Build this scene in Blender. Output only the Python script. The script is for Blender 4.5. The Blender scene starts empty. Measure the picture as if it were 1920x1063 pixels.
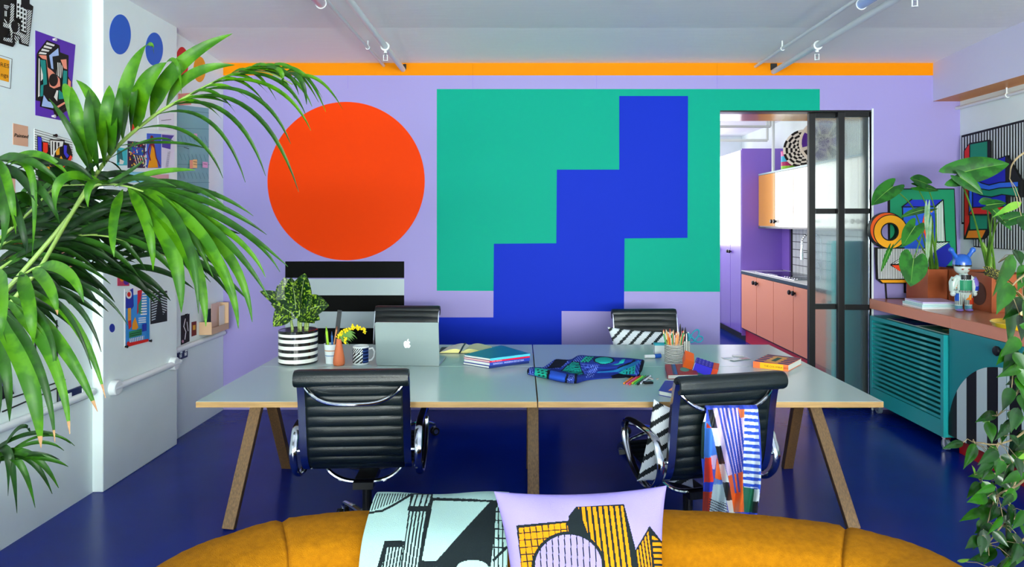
import bpy, math, random
import numpy as np
from mathutils import Vector, Matrix, Euler
random.seed(7)
PI = math.pi
V = Vector
S = bpy.context.scene
C = bpy.context.collection
# ---- camera constants: 24 mm lens, eye 1.6 m high, looking along +Y ----
F = 1280.; CX = 977.; CY = 415.; EYE = 1.6
def onY(px, py, Y): return V(((px-CX)*Y/F, Y, EYE-(py-CY)*Y/F))
def onX(px, py, X):
    Y = X*F/(px-CX); return V((X, Y, EYE-(py-CY)*Y/F))
def onZ(px, py, z):
    Y = (EYE-z)*F/(py-CY); return V(((px-CX)*Y/F, Y, z))
def toPx(p): return (CX+p[0]*F/p[1], CY-(p[2]-EYE)*F/p[1])

def lin(h):
    if isinstance(h, str):
        h = h.lstrip('#'); c = [int(h[i:i+2], 16)/255 for i in (0, 2, 4)]
    else: c = list(h[:3])
    return tuple((x/12.92 if x <= .04045 else ((x+.055)/1.055)**2.4) for x in c)

def mat(name, col, rough=.5, metal=0., bump=0., bscale=40., vary=0., vscale=6., spec=.5, coat=0., emit=0., trans=0., alpha=1., stretch=None, ior=1.45, sheen=0., coat_rough=.1):
    m = bpy.data.materials.new(name); m.use_nodes = True
    nt = m.node_tree; b = nt.nodes['Principled BSDF']
    c = lin(col)
    b.inputs['Base Color'].default_value = (*c, 1)
    b.inputs['Roughness'].default_value = rough
    b.inputs['Metallic'].default_value = metal
    b.inputs['Specular IOR Level'].default_value = spec
    b.inputs['Coat Weight'].default_value = coat
    b.inputs['Coat Roughness'].default_value = coat_rough
    b.inputs['Transmission Weight'].default_value = trans
    b.inputs['IOR'].default_value = ior
    if sheen: b.inputs['Sheen Weight'].default_value = sheen
    if emit:
        b.inputs['Emission Color'].default_value = (*c, 1); b.inputs['Emission Strength'].default_value = emit
    if bump or vary:
        tc = nt.nodes.new('ShaderNodeTexCoord'); mp = nt.nodes.new('ShaderNodeMapping')
        nt.links.new(tc.outputs['Object'], mp.inputs['Vector'])
        if stretch: mp.inputs['Scale'].default_value = stretch
    if bump:
        n = nt.nodes.new('ShaderNodeTexNoise'); n.inputs['Scale'].default_value = bscale; n.inputs['Detail'].default_value = 4
        nt.links.new(mp.outputs[0], n.inputs['Vector'])
        bp = nt.nodes.new('ShaderNodeBump'); bp.inputs['Strength'].default_value = bump; bp.inputs['Distance'].default_value = .01
        nt.links.new(n.outputs['Fac'], bp.inputs['Height']); nt.links.new(bp.outputs[0], b.inputs['Normal'])
    if vary:
        n = nt.nodes.new('ShaderNodeTexNoise'); n.inputs['Scale'].default_value = vscale; n.inputs['Detail'].default_value = 5
        nt.links.new(mp.outputs[0], n.inputs['Vector'])
        r = nt.nodes.new('ShaderNodeValToRGB')
        r.color_ramp.elements[0].position = .3; r.color_ramp.elements[1].position = .7
        r.color_ramp.elements[0].color = (*[x*(1-vary) for x in c], 1)
        r.color_ramp.elements[1].color = (*[min(1, x*(1+vary)) for x in c], 1)
        nt.links.new(n.outputs['Fac'], r.inputs['Fac']); nt.links.new(r.outputs[0], b.inputs['Base Color'])
    return m

_mc = {}
def pm(col, rough=.55, **k):          # plain paint / print colour, cached
    key = (col, rough, tuple(sorted(k.items())))
    if key not in _mc: _mc[key] = mat('paint_'+col.lstrip('#'), col, rough, **{'spec': .3, **k})
    return _mc[key]

def attr_mat(name, rough=.8, bump=0., bscale=300., sheen=0., weave=False, spec=.15):   # colours woven / printed into the mesh's own colour layer
    m = bpy.data.materials.new(name); m.use_nodes = True
    nt = m.node_tree; b = nt.nodes['Principled BSDF']
    a = nt.nodes.new('ShaderNodeVertexColor'); a.layer_name = 'Col'
    nt.links.new(a.outputs[0], b.inputs['Base Color'])
    b.inputs['Roughness'].default_value = rough; b.inputs['Sheen Weight'].default_value = sheen
    b.inputs['Specular IOR Level'].default_value = spec
    if bump:
        tc = nt.nodes.new('ShaderNodeTexCoord')
        n = nt.nodes.new('ShaderNodeTexNoise'); n.inputs['Scale'].default_value = bscale; n.inputs['Detail'].default_value = 3
        nt.links.new(tc.outputs['Object'], n.inputs['Vector'])
        bp = nt.nodes.new('ShaderNodeBump'); bp.inputs['Strength'].default_value = bump; bp.inputs['Distance'].default_value = .004
        nt.links.new(n.outputs['Fac'], bp.inputs['Height']); nt.links.new(bp.outputs[0], b.inputs['Normal'])
    return m

ORI = {}
class MB:
    def __init__(s): s.v = []; s.f = []; s.m = []; s.mats = []
    def mi(s, m):
        if m not in s.mats: s.mats.append(m)
        return s.mats.index(m)
    def add(s, vs, fs, m):
        o = len(s.v); s.v += [V(x) for x in vs]; i = s.mi(m)
        for f in fs: s.f.append(tuple(o+k for k in f)); s.m.append(i)
    def box(s, lo, hi, m):
        x0, y0, z0 = lo; x1, y1, z1 = hi
        s.add([(x0,y0,z0),(x1,y0,z0),(x1,y1,z0),(x0,y1,z0),(x0,y0,z1),(x1,y0,z1),(x1,y1,z1),(x0,y1,z1)],
              [(0,3,2,1),(4,5,6,7),(0,1,5,4),(1,2,6,5),(2,3,7,6),(3,0,4,7)], m)
    def obox(s, c, size, m, R=None):
        R = R or Matrix.Identity(3); c = V(c); a, b, d = [x/2 for x in size]
        vs = [c+R@V(p) for p in [(-a,-b,-d),(a,-b,-d),(a,b,-d),(-a,b,-d),(-a,-b,d),(a,-b,d),(a,b,d),(-a,b,d)]]
        s.add(vs, [(0,3,2,1),(4,5,6,7),(0,1,5,4),(1,2,6,5),(2,3,7,6),(3,0,4,7)], m)
    def beam(s, p, q, w, d, m, up=V((0,0,1))):        # rectangular bar from p to q
        p = V(p); q = V(q); t = (q-p).normalized()
        a = t.cross(up)
        if a.length < 1e-4: a = t.cross(V((0,1,0)))
        a.normalize(); b = a.cross(t)
        vs = []
        for c in (p, q):
            for i, j in ((-1,-1),(1,-1),(1,1),(-1,1)): vs.append(c+a*(i*w/2)+b*(j*d/2))
        s.add(vs, [(0,1,2,3),(7,6,5,4),(0,4,5,1),(1,5,6,2),(2,6,7,3),(3,7,4,0)], m)
    def tube(s, pts, r, m, n=10, closed=False, sx=1., up=V((0,0,1))):
        pts = [V(p) for p in pts]; N = len(pts)
        if not isinstance(r, (list, tuple)): r = [r]*N
        vs = []; prev = None
        for i, p in enumerate(pts):
            if closed: t = (pts[(i+1) % N]-pts[i-1]).normalized()
            else: t = (pts[min(i+1, N-1)]-pts[max(i-1, 0)]).normalized()
            if prev is None:
                a = t.cross(up)
                if a.length < 1e-3: a = t.cross(V((0,1,0)))
                if a.length < 1e-3: a = t.cross(V((1,0,0)))
            else: a = prev-t*prev.dot(t)
            a.normalize(); prev = a; b = t.cross(a)
            for k in range(n):
                th = 2*PI*k/n; vs.append(p+a*(math.cos(th)*r[i]*sx)+b*(math.sin(th)*r[i]))
        fs = []
        for i in range(N if closed else N-1):
            j = (i+1) % N
            for k in range(n):
                l = (k+1) % n; fs.append((i*n+k, i*n+l, j*n+l, j*n+k))
        if not closed: fs += [tuple(range(n-1, -1, -1)), tuple((N-1)*n+k for k in range(n))]
        s.add(vs, fs, m)
    def cyl(s, p, q, r, m, n=16, r2=None): s.tube([p, q], [r, r if r2 is None else r2], m, n)
    def lathe(s, prof, c, m, n=32, ax=V((0,0,1))):
        c = V(c); R = V((0,0,1)).rotation_difference(ax).to_matrix(); vs = []; fs = []
        for (r, z) in prof:
            for k in range(n):
                th = 2*PI*k/n; vs.append(c+R@V((r*math.cos(th), r*math.sin(th), z)))
        for i in range(len(prof)-1):
            for k in range(n):
                l = (k+1) % n; fs.append((i*n+k, i*n+l, (i+1)*n+l, (i+1)*n+k))
        if prof[0][0] > 1e-5: fs.append(tuple(range(n-1, -1, -1)))
        if prof[-1][0] > 1e-5: fs.append(tuple((len(prof)-1)*n+k for k in range(n)))
        s.add(vs, fs, m)
    def ball(s, c, r, m, n=14, sc=(1,1,1), R=None):
        c = V(c); vs = []; fs = []; h = n//2+1
        for i in range(h+1):
            ph = PI*i/h
            for k in range(n):
                th = 2*PI*k/n
                p = V((r*sc[0]*math.sin(ph)*math.cos(th), r*sc[1]*math.sin(ph)*math.sin(th), r*sc[2]*math.cos(ph)))
                vs.append(c+(R@p if R else p))
        for i in range(h):
            for k in range(n):
                l = (k+1) % n; fs.append((i*n+l, i*n+k, (i+1)*n+k, (i+1)*n+l))
        s.add(vs, fs, m)
    def face(s, pts, m): s.add(pts, [tuple(range(len(pts)))], m)
    def prism(s, pts, d, m, msd=None):              # polygon pushed along vector d
        d = V(d); n = len(pts); pts = [V(p) for p in pts]
        s.add(pts+[p+d for p in pts], [tuple(range(n))[::-1], tuple(range(n, 2*n))], m)
        s.add(pts+[p+d for p in pts], [(i, (i+1) % n, n+(i+1) % n, n+i) for i in range(n)], msd or m)
    def grid(s, P, m, wrap=False):                     # P[i][j] points
        a = len(P); b = len(P[0]); vs = [p for r in P for p in r]; fs = []
        for i in range(a-1):
            for j in range(b-1 if not wrap else b):
                k = (j+1) % b; fs.append((i*b+j, i*b+k, (i+1)*b+k, (i+1)*b+j))
        s.add(vs, fs, m)
    def build(s, name, parent=None, smooth=35, bevel=0., seg=2, col=None, solid=0., recalc=True, dbl=True):
        me = bpy.data.meshes.new(name)
        M = None
        vs = s.v
        if parent is not None:
            r = parent
            while r.parent is not None: r = r.parent
            o = ORI.get(r.name, V((0,0,0)))
            vs = [p-o for p in s.v]
        me.from_pydata([tuple(p) for p in vs], [], s.f)
        for m in s.mats: me.materials.append(m)
        me.polygons.foreach_set('material_index', s.m)
        me.update()
        if recalc:
            import bmesh
            bm = bmesh.new(); bm.from_mesh(me)
            if dbl: bmesh.ops.remove_doubles(bm, verts=bm.verts, dist=1e-6)
            bmesh.ops.recalc_face_normals(bm, faces=bm.faces); bm.to_mesh(me); bm.free()
        if smooth:
            me.polygons.foreach_set('use_smooth', [True]*len(me.polygons))
            me.set_sharp_from_angle(angle=math.radians(smooth))
        if col is not None:                         # list of rgb per face
            a = me.color_attributes.new('Col', 'BYTE_COLOR' if False else 'FLOAT_COLOR', 'CORNER')
            n = np.array([len(p.vertices) for p in me.polygons])
            arr = np.repeat(np.c_[np.array(col), np.ones(len(col))], n, axis=0).astype(np.float32)
            a.data.foreach_set('color', arr.ravel())
        o = bpy.data.objects.new(name, me); C.objects.link(o)
        if parent is not None: o.parent = parent
        if bevel:
            b = o.modifiers.new('bevel', 'BEVEL'); b.width = bevel; b.segments = seg; b.limit_method = 'ANGLE'; b.angle_limit = math.radians(40)
        if solid:
            b = o.modifiers.new('solid', 'SOLIDIFY'); b.thickness = solid; b.offset = 0
        return o

def tag(o, label=None, cat=None, group=None, kind=None):
    if label: o['label'] = label
    if cat: o['category'] = cat
    if group: o['group'] = group
    if kind: o['kind'] = kind
    return o
def thing(name, loc, label, cat, group=None, local=False):
    o = bpy.data.objects.new(name, None); C.objects.link(o); o.location = loc
    o.empty_display_size = .1
    ORI[o.name] = V((0,0,0)) if local else V(loc)
    return tag(o, label, cat, group)
def kids(o): return [c for c in list(bpy.data.objects) if c.parent is o]
def copy_tree(o, parent=None):
    c = o.copy(); C.objects.link(c)
    if parent is not None: c.parent = parent
    for ch in kids(o):
        copy_tree(ch, c)
    return c
def rz(a): return Matrix.Rotation(math.radians(a), 3, 'Z')
def rx(a): return Matrix.Rotation(math.radians(a), 3, 'X')
def ry(a): return Matrix.Rotation(math.radians(a), 3, 'Y')

# ---- 2-D drawing shapes shared by flat prints and woven cloth ----
def clip(poly, a, b, c):                            # keep a*x+b*y>=c
    out = []; n = len(poly)
    for i in range(n):
        p = poly[i]; q = poly[(i+1) % n]; dp = a*p[0]+b*p[1]-c; dq = a*q[0]+b*q[1]-c
        if dp >= 0: out.append(p)
        if (dp > 0) != (dq > 0) and abs(dp-dq) > 1e-12:
            t = dp/(dp-dq); out.append((p[0]+(q[0]-p[0])*t, p[1]+(q[1]-p[1])*t))
    return out
def pairs(l): return [(l[i], l[i+1]) for i in range(0, len(l), 2)]
def Pg(col, *c): return [(pairs(c), col)]
def El(col, cx, cy, rx_, ry_, n=36, a=0.): 
    ca, sa = math.cos(math.radians(a)), math.sin(math.radians(a))
    return [([(cx+rx_*math.cos(t)*ca-ry_*math.sin(t)*sa, cy+rx_*math.cos(t)*sa+ry_*math.sin(t)*ca) for t in [2*PI*k/n for k in range(n)]], col)]
def Hx(col, ang, per, w, *c, ph=0.):                # stripes clipped to a polygon; ang = direction the stripes run
    poly = pairs(c) if not isinstance(c[0], (list, tuple)) else c[0]
    a = math.radians(ang); nx, ny = -math.sin(a), math.cos(a)
    ds = [nx*x+ny*y for x, y in poly]; out = []
    k = math.floor(min(ds)/per)-1
    while k*per+ph*per < max(ds):
        d = (k+ph)*per; q = clip(clip(poly, nx, ny, d), -nx, -ny, -(d+w))
        if len(q) > 2: out.append((q, col))
        k += 1
    return out
def St(col, w, *c, closed=False):                   # stroke
    p = pairs(c) if not isinstance(c[0], (list, tuple)) else list(c[0])
    if closed: p = p+[p[0]]
    out = []
    for (x0, y0), (x1, y1) in zip(p, p[1:]):
        L = math.hypot(x1-x0, y1-y0)
        if L < 1e-9: continue
        ux, uy = (x1-x0)/L*w/2, (y1-y0)/L*w/2
        x0_, y0_, x1_, y1_ = x0-ux, y0-uy, x1+ux, y1+uy
        out.append(([(x0_-uy, y0_+ux), (x1_-uy, y1_+ux), (x1_+uy, y1_-ux), (x0_+uy, y0_-ux)], col))
    return out
def flat(mb, ops, f, n, base=.0008, step=.0002, rough=.6, spec=.3):   # ops drawn as thin coloured faces; f maps (x,y)->3D, n = outward normal
    n = V(n)
    for k, (poly, col) in enumerate(ops):
        q = [f(x, y)+n*(base+step*k) for x, y in poly]
        mb.face(q, pm(col, rough, spec=spec))
def paint(px, py, ops, default):                    # numpy colour lookup
    out = np.tile(np.array(lin(default)), (len(px), 1))
    for poly, col in ops:
        P = np.array(poly); inside = np.zeros(len(px), bool)
        x0, y0 = P.min(0); x1, y1 = P.max(0)
        sel = np.where((px >= x0) & (px <= x1) & (py >= y0) & (py <= y1))[0]
        if not len(sel): continue
        X = px[sel]; Y = py[sel]; ins = np.zeros(len(sel), bool)
        j = len(P)-1
        for i in range(len(P)):
            xi, yi = P[i]; xj, yj = P[j]
            if yi != yj:
                c = ((yi > Y) != (yj > Y)) & (X < (xj-xi)*(Y-yi)/(yj-yi)+xi)
                ins ^= c
            j = i
        out[sel[ins]] = lin(col)
    return out
def woven(name, grids, ops, default, m, parent, key=None, solid=0., smooth=180):
    """grids: list of point grids; face colours come from ops looked up at key(point)"""
    mb = MB()
    for g in grids: mb.grid(g, m)
    cen = []
    for f in mb.f:
        c = V((0,0,0))
        for k in f: c += mb.v[k]
        cen.append(c/len(f))
    if key is None: key = toPx
    K = np.array([key(c) for c in cen])
    col = paint(K[:,0], K[:,1], ops, default)
    return mb.build(name, parent, smooth=smooth, col=col, recalc=False, solid=solid)
def text_faces(s, f, size, mat_, mb, x=0., y=0., bold=False, shear=0.):   # letters as faces; f maps (x,y)->3D
    cu = bpy.data.curves.new('t', 'FONT'); cu.body = s; cu.size = size; cu.resolution_u = 2; cu.shear = shear
    if bold: cu.offset = size*.02
    ob = bpy.data.objects.new('t', cu); C.objects.link(ob)
    me = ob.to_mesh()
    vs = [f(x+v.co.x, y+v.co.y) for v in me.vertices]
    fs = [tuple(p.vertices) for p in me.polygons]
    mb.add(vs, fs, mat_)
    ob.to_mesh_clear(); bpy.data.objects.remove(ob); bpy.data.curves.remove(cu)
def catmull(pts, n):
    P = [V(p) for p in pts]; P = [P[0]*2-P[1]]+P+[P[-1]*2-P[-2]]; out = []
    for i in range(1, len(P)-2):
        for k in range(n):
            t = k/n; a, b, c, d = P[i-1], P[i], P[i+1], P[i+2]
            out.append(.5*((2*b)+(c-a)*t+(2*a-5*b+4*c-d)*t*t+(3*b-a-3*c+d)*t**3))
    out.append(P[-2]); return out
def along(pts, t):
    t = max(0, min(1, t))*(len(pts)-1); i = min(int(t), len(pts)-2); return pts[i].lerp(pts[i+1], t-i)
# =====================  MATERIALS  =====================
M = {}
M['lilac'] = mat('lilac_wall_paint', '#968cc4', .5, bump=.03, bscale=60, spec=.2)
M['white_wall'] = mat('white_wall_paint', '#e2eeec', .55, bump=.12, bscale=14, vary=.03, vscale=3)
M['white_ceiling'] = mat('white_ceiling_paint', '#f2f5f3', .6, bump=.14, bscale=9, stretch=(.5,2.5,1))
M['orange_paint'] = mat('orange_paint', '#dd8408', .4)
M['floor'] = mat('blue_floor_paint', '#02207c', .24, bump=.06, bscale=26, vary=.12, vscale=2.5, spec=.2)
M['white'] = mat('white_enamel', '#dfe6e6', .35)
M['black'] = mat('black_paint', '#0b0d10', .4)
M['blackmetal'] = mat('black_metal', '#0d0f12', .35, spec=.4)
M['chrome'] = mat('chrome', '#d6dade', .08, metal=1.)
M['polished'] = mat('polished_aluminium', '#b9bec6', .14, metal=1.)
M['leather'] = mat('black_leather', '#0a1518', .4, bump=.12, bscale=220, spec=.5)
M['ply'] = mat('plywood_edge', '#a27f4e', .5, vary=.22, vscale=9, stretch=(1,1,26), bump=.05)
M['plyleg'] = mat('plywood_leg', '#765732', .5, vary=.4, vscale=7, stretch=(26,26,1), bump=.05)
M['laminate'] = mat('grey_laminate', '#a9bcb8', .24, spec=.5)
M['salmon'] = mat('salmon_cabinet', '#e08f74', .4)
M['salmon_top'] = mat('salmon_counter', '#c9805f', .22, spec=.55)
M['purple_gloss'] = mat('purple_gloss', '#7a5cc4', .3, spec=.8, coat=.6)
M['purple'] = mat('purple_panel', '#8a68cc', .35)
M['cream_gloss'] = mat('cream_gloss', '#f1ece0', .15, spec=.6)
M['amber_gloss'] = mat('amber_gloss', '#e8a032', .15, spec=.6)  # reflection on the cream end door, put into its base colour
M['red_kick'] = mat('red_plinth', '#c21a34', .35)
M['teal'] = mat('teal_cabinet', '#10848a', .35)
M['tealmetal'] = mat('teal_metal', '#1c9a9c', .3, spec=.6)
M['mustard'] = mat('mustard_wool', '#9a6202', .9, bump=.5, bscale=420, vary=.14, vscale=60, spec=.15)
M['rust'] = mat('rust_planter', '#a5522c', .45, vary=.14, vscale=7)
M['soil'] = mat('soil', '#2b1d14', .95, bump=.8, bscale=60)
M['terracotta'] = mat('terracotta', '#cf6f45', .65, bump=.06, bscale=90)
M['alu'] = mat('laptop_aluminium', '#a9b9b8', .33, metal=.55)

# =====================  SETTING  =====================
WY = 5.8; XL = -2.53; XR = 3.73; ZC = 2.99
mb = MB(); mb.box((-2.75, -6.3, -.1), (3.95, 11.1, 0), M['floor']); tag(mb.build('floor', smooth=0), kind='structure')
mb = MB()
mb.prism([(-2.75,-6.3,ZC),(-2.75,4.9,ZC),(-2.75,5.8,2.945),(-2.75,5.8,3.1),(-2.75,-6.3,3.1)], (6.7,0,0), M['white_ceiling'])
mb.box((-2.75, 5.8, 2.945), (3.95, 11.1, 3.1), M['white_ceiling'])
tag(mb.build('ceiling', smooth=0), kind='structure')
# back wall with the doorway and the painted mural on it
mb = MB(); DX0, DX1, DZ = 1.69, 2.975, 2.545
mb.box((-2.7, WY, 0), (DX0, WY+.15, 2.96), M['lilac'])
mb.box((DX1, WY, 0), (3.9, WY+.15, 2.96), M['lilac'])
mb.box((DX0, WY, DZ), (DX1, WY+.15, 2.96), M['lilac'])
f = lambda x, y: onY(x, y, WY)
GR, BL = '#0c9a80', '#142eb2'
ops = Pg('#e38606', 415,117.5,1750,117.5,1750,141.5,415,141.5)
ops += Pg(GR, 819,167,1537,167,1537,207,1350,207,1350,547,819,545)
ops += Pg(BL, 1161,180,1290,180,1289,446,1171,447,1170,584,1053,583,1053,740,802,740,802,595,925,595,926,457,1043,456,1044,318,1161,318)
ops += El('#e23c04', 649,339.5,147.5,148.5, 96)
for k, y in enumerate((490, 523, 553.5, 584, 615, 645, 676)):
    ops += Pg('#0c0d0c' if k % 2 == 0 else '#b6c4c6', 535,y,758,y,758,y+31,535,y+31)
for x in (652, 886, 1118, 1344): ops += Pg('#8c7fc8', x,142,x+.7,142,x+.7,166,x,166)
for x in (886, 1344): ops += Pg('#c47a08', x,119,x+.7,119,x+.7,141,x,141)
flat(mb, ops, f, (0,-1,0), .001, .0002, .55, .06)
tag(mb.build('wall_back', smooth=0, recalc=False), kind='structure')
# left wall, pier and near wall
mb = MB(); LW = (-3.2, 1.4)
mb.box((XL-.2, -6.3, 0), (XL, LW[0], 3.05), M['white_wall']); mb.box((XL-.2, LW[1], 0), (XL, WY+.15, 3.05), M['white_wall'])
mb.box((XL-.2, LW[0], 0), (XL, LW[1], 1.1), M['white_wall']); mb.box((XL-.2, LW[0], 2.75), (XL, LW[1], 3.05), M['white_wall'])
tag(mb.build('wall_left', smooth=0), kind='structure')
mb = MB(); mb.box((XL-.05, 4.03, 0), (-2.468, 4.9, 3.02), M['white_wall'])
tag(mb.build('wall_left_pier', bevel=.006, smooth=0), kind='structure')
mb = MB(); mb.box((XR, -6.3, 0), (XR+.2, WY, 3.05), M['white_wall'])
tag(mb.build('wall_right', smooth=0), kind='structure')
mb = MB()
mb.box((3.50, -6.3, 2.62), (XR+.05, WY, 3.05), mat('pale_lilac_plaster', '#cdcde6', .6, bump=.15, bscale=16))
mb.face([(3.498,-6.3,2.6195),(XR,-6.3,2.6195),(XR,WY,2.6195),(3.498,WY,2.6195)], M['orange_paint'])
tag(mb.build('trim_1', smooth=0, recalc=False), kind='structure')
# rear wall (behind the viewer) with three big daylight windows
mb = MB(); Y0 = -6.0; wins = [(-2.3,-.45), (-.25,1.6), (1.8,3.5)]; xs = [-2.7]+[q for w in wins for q in w]+[3.9]
for i in range(0, len(xs), 2): mb.box((xs[i], Y0-.15, 0), (xs[i+1], Y0, 3.05), M['white_wall'])
for a, b in wins:
    mb.box((a, Y0-.15, 0), (b, Y0, .85), M['white_wall']); mb.box((a, Y0-.15, 2.75), (b, Y0, 3.05), M['white_wall'])
tag(mb.build('wall_rear', smooth=0), kind='structure')
for i, (a, b) in enumerate(wins):
    w = MB()
    for x in (a, (a+b)/2-.02, b-.04): w.box((x, Y0-.1, .85), (x+.04, Y0-.05, 2.75), M['white'])
    for z in (.85, 1.8, 2.71): w.box((a, Y0-.1, z), (b, Y0-.05, z+.04), M['white'])
    tag(w.build('window_%d' % (i+1), smooth=0), kind='structure')
w = MB()  # unseen left window, added to let in soft side fill
for k in range(5): y = LW[0]+(LW[1]-LW[0]-.04)*k/4; w.box((XL-.12, y, 1.1), (XL-.07, y+.04, 2.75), M['white'])
for z in (1.1, 2.71): w.box((XL-.12, LW[0], z), (XL-.07, LW[1], z+.04), M['white'])
tag(w.build('window_5', smooth=0), kind='structure')
# kitchen shell
mb = MB(); mb.box((3.49, WY+.15, 0), (3.7, 11, 2.96), M['white_wall'])
f = lambda y, z: V((3.49, y, z))
for k in range(17):
    pass
mb.box((3.484, 6.2, .95), (3.49, 8.82, 1.52), mat('black_grout', '#16171a', .8))
tw, th = .106, .098
for i in range(25):
    for j in range(6):
        y = 6.2+i*tw; z = .95+j*th
        if y+tw < 8.83: mb.box((3.478, y+.004, z+.004), (3.485, y+tw-.004, min(z+th-.004, 1.52)), M['white'])
tag(mb.build('wall_kitchen_right', smooth=0), kind='structure')
mb = MB()
for a, b, c, d in ((.2,1.2,0,2.96), (2.85,3.7,0,2.96), (1.2,2.85,0,1.2), (1.2,2.85,2.75,2.96)): mb.box((a, 10.8, c), (b, 10.95, d), M['white_wall'])
tag(mb.build('wall_kitchen_end', smooth=0), kind='structure')
mb = MB()
for a, b, c, d in ((WY+.15,6.6,0,2.96), (9.6,10.95,0,2.96), (6.6,9.6,0,1.0), (6.6,9.6,2.7,2.96)): mb.box((.2, a, c), (.35, b, d), M['white_wall'])
tag(mb.build('wall_kitchen_left', smooth=0), kind='structure')
mb = MB(); mb.box((.35, WY+.15, DZ), (3.49, 6.43, 2.95), mat('orange_gloss_paint', '#f0a01c', .16, spec=.6)); tag(mb.build('trim_2', smooth=0), kind='structure')
w = MB()
for x in (1.2, 2.0, 2.81): w.box((x, 10.84, 1.2), (x+.04, 10.9, 2.75), M['white'])
for z in (1.2, 2.71): w.box((1.2, 10.84, z), (2.85, 10.9, z+.04), M['white'])
tag(w.build('window_4', smooth=0), kind='structure')
w = MB()                                                    # slim jamb lining of the doorway
w.box((DX1, WY-.012, 0), (DX1+.014, WY+.15, DZ+.012), M['white'])
tag(w.build('trim_3', smooth=0), kind='structure')

# sliding reeded-glass screens
def glass_mat():
    m = bpy.data.materials.new('reeded_glass'); m.use_nodes = True; nt = m.node_tree; b = nt.nodes['Principled BSDF']
    b.inputs['Base Color'].default_value = (*lin('#dcecec'), 1); b.inputs['Roughness'].default_value = .2
    b.inputs['Transmission Weight'].default_value = .92; b.inputs['IOR'].default_value = 1.18
    tp = nt.nodes.new('ShaderNodeBsdfTransparent'); mx = nt.nodes.new('ShaderNodeMixShader'); mx.inputs[0].default_value = .42; tp.inputs[0].default_value = (.86, .95, .95, 1)
    nt.links.new(b.outputs[0], mx.inputs[1]); nt.links.new(tp.outputs[0], mx.inputs[2]); nt.links.new(mx.outputs[0], nt.nodes['Material Output'].inputs[0])
    return m
GL = glass_mat()
def screen(x0, x1, y, label):
    t = thing('sliding_door', ((x0+x1)/2, y, 0), label, 'sliding door', 'reeded glass sliding doors')
    fr = MB(); w = .055; d = .02
    fr.box((x0, y-d, .01), (x0+w, y+d, 2.53), M['blackmetal']); fr.box((x1-.005, y-d*.5, .01), (x1, y+d*.5, 2.53), M['polished'])
    for z, h in ((.01,.1), (.845,.045), (1.665,.045), (2.49,.045)): fr.box((x0+w, y-d, z), (x1-.005, y+d, z+h), M['blackmetal'])
    fr.build('frame', t, smooth=0, bevel=.003)
    for k, (a, b) in enumerate(((.11,.845), (.89,1.665), (1.71,2.49))):
        g = MB(); n = int((x1-x0-w-.005)/.0095); P = []
        for i in range(n*4+1):
            x = x0+w+(x1-.005-x0-w)*i/(n*4); yy = y-.004-.0022*abs(math.sin(PI*i/4))
            P.append([V((x, yy, a)), V((x, yy, b))])
        g.grid(P, GL); Q = [[V((p[0].x, y+.004, p[0].z)), V((p[1].x, y+.004, p[1].z))] for p in P]; g.grid(Q, GL)
        g.box((x0+w, y-.004, a), (x0+w+.001, y+.004, b), GL)
        g.build('glass_pane', t, smooth=60)
    return t
screen(2.472, 2.725, WY+.08, 'reeded glass sliding door with black frame, the leaf nearer the kitchen opening')
screen(2.70, 2.972, WY+.03, 'reeded glass sliding door with black frame, the leaf nearer the salmon counter')
tk = MB(); tk.box((DX0, WY+.005, 2.53), (DX1, WY+.115, 2.545), M['blackmetal']); tag(tk.build('trim_4', smooth=0), kind='structure')
# fine vertical seam lines etc. are part of the mural
# ---- ceiling pipes and light fittings ----
def pipe(name, x, z, r, y0, y1, label, fit=(), cat='pipe'):
    t = thing(name, (x, y1, z), label, cat)
    p = MB(); p.cyl((x,y0,z), (x,y1,z), r, M['white'], 20); p.build('pipe', t)
    for y in fit:
        c = MB(); c.cyl((x,y-.02,z), (x,y+.02,z), r*1.5, M['white'], 20)
        c.cyl((x,y,z-r*1.2), (x,y,z-r*1.2-.02), .012, M['white'], 12); 
        cc = c.build('fitting', t)
        d = MB(); d.tube([(x-.014,y,z-.06), (x-.014,y,z-.1), (x+.014,y,z-.1), (x+.014,y,z-.06)], .004, M['white'], 6, closed=True)
        d.cyl((x,y,z-r-.02), (x,y,z-r-.05), .007, M['chrome'], 8); d.cyl((x,y,z-.102), (x,y,z-.105), .018, M['white'], 12)
        d.build('sprinkler_head', cc)
    for k in range(5):
        y = y1-.6-k*1.6
        if y > y0 and fit == (): 
            c = MB(); c.cyl((x,y-.012,z), (x,y+.012,z), r*1.45, M['white'], 14); c.cyl((x,y,z+r), (x,y,ZC-.002), .006, M['white'], 8); c.build('pipe_clip', t)
    return t
pipe('sprinkler_pipe', -1.003, 2.89, .022, -5.8, 5.803, 'white sprinkler pipe under the ceiling, thicker one of the left pair', (5.05, 2.6))
pipe('conduit_pipe', -1.167, 2.923, .012, -5.8, 5.803, 'thin white conduit under the ceiling beside the left sprinkler pipe')
pipe('sprinkler_pipe', 2.145, 2.872, .022, -5.8, 5.803, 'white sprinkler pipe under the ceiling, thicker one of the right pair', (4.95, 3.72, 1.4))
pipe('conduit_pipe', 1.99, 2.915, .012, -5.8, 5.803, 'thin white conduit under the ceiling beside the right sprinkler pipe')
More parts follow.
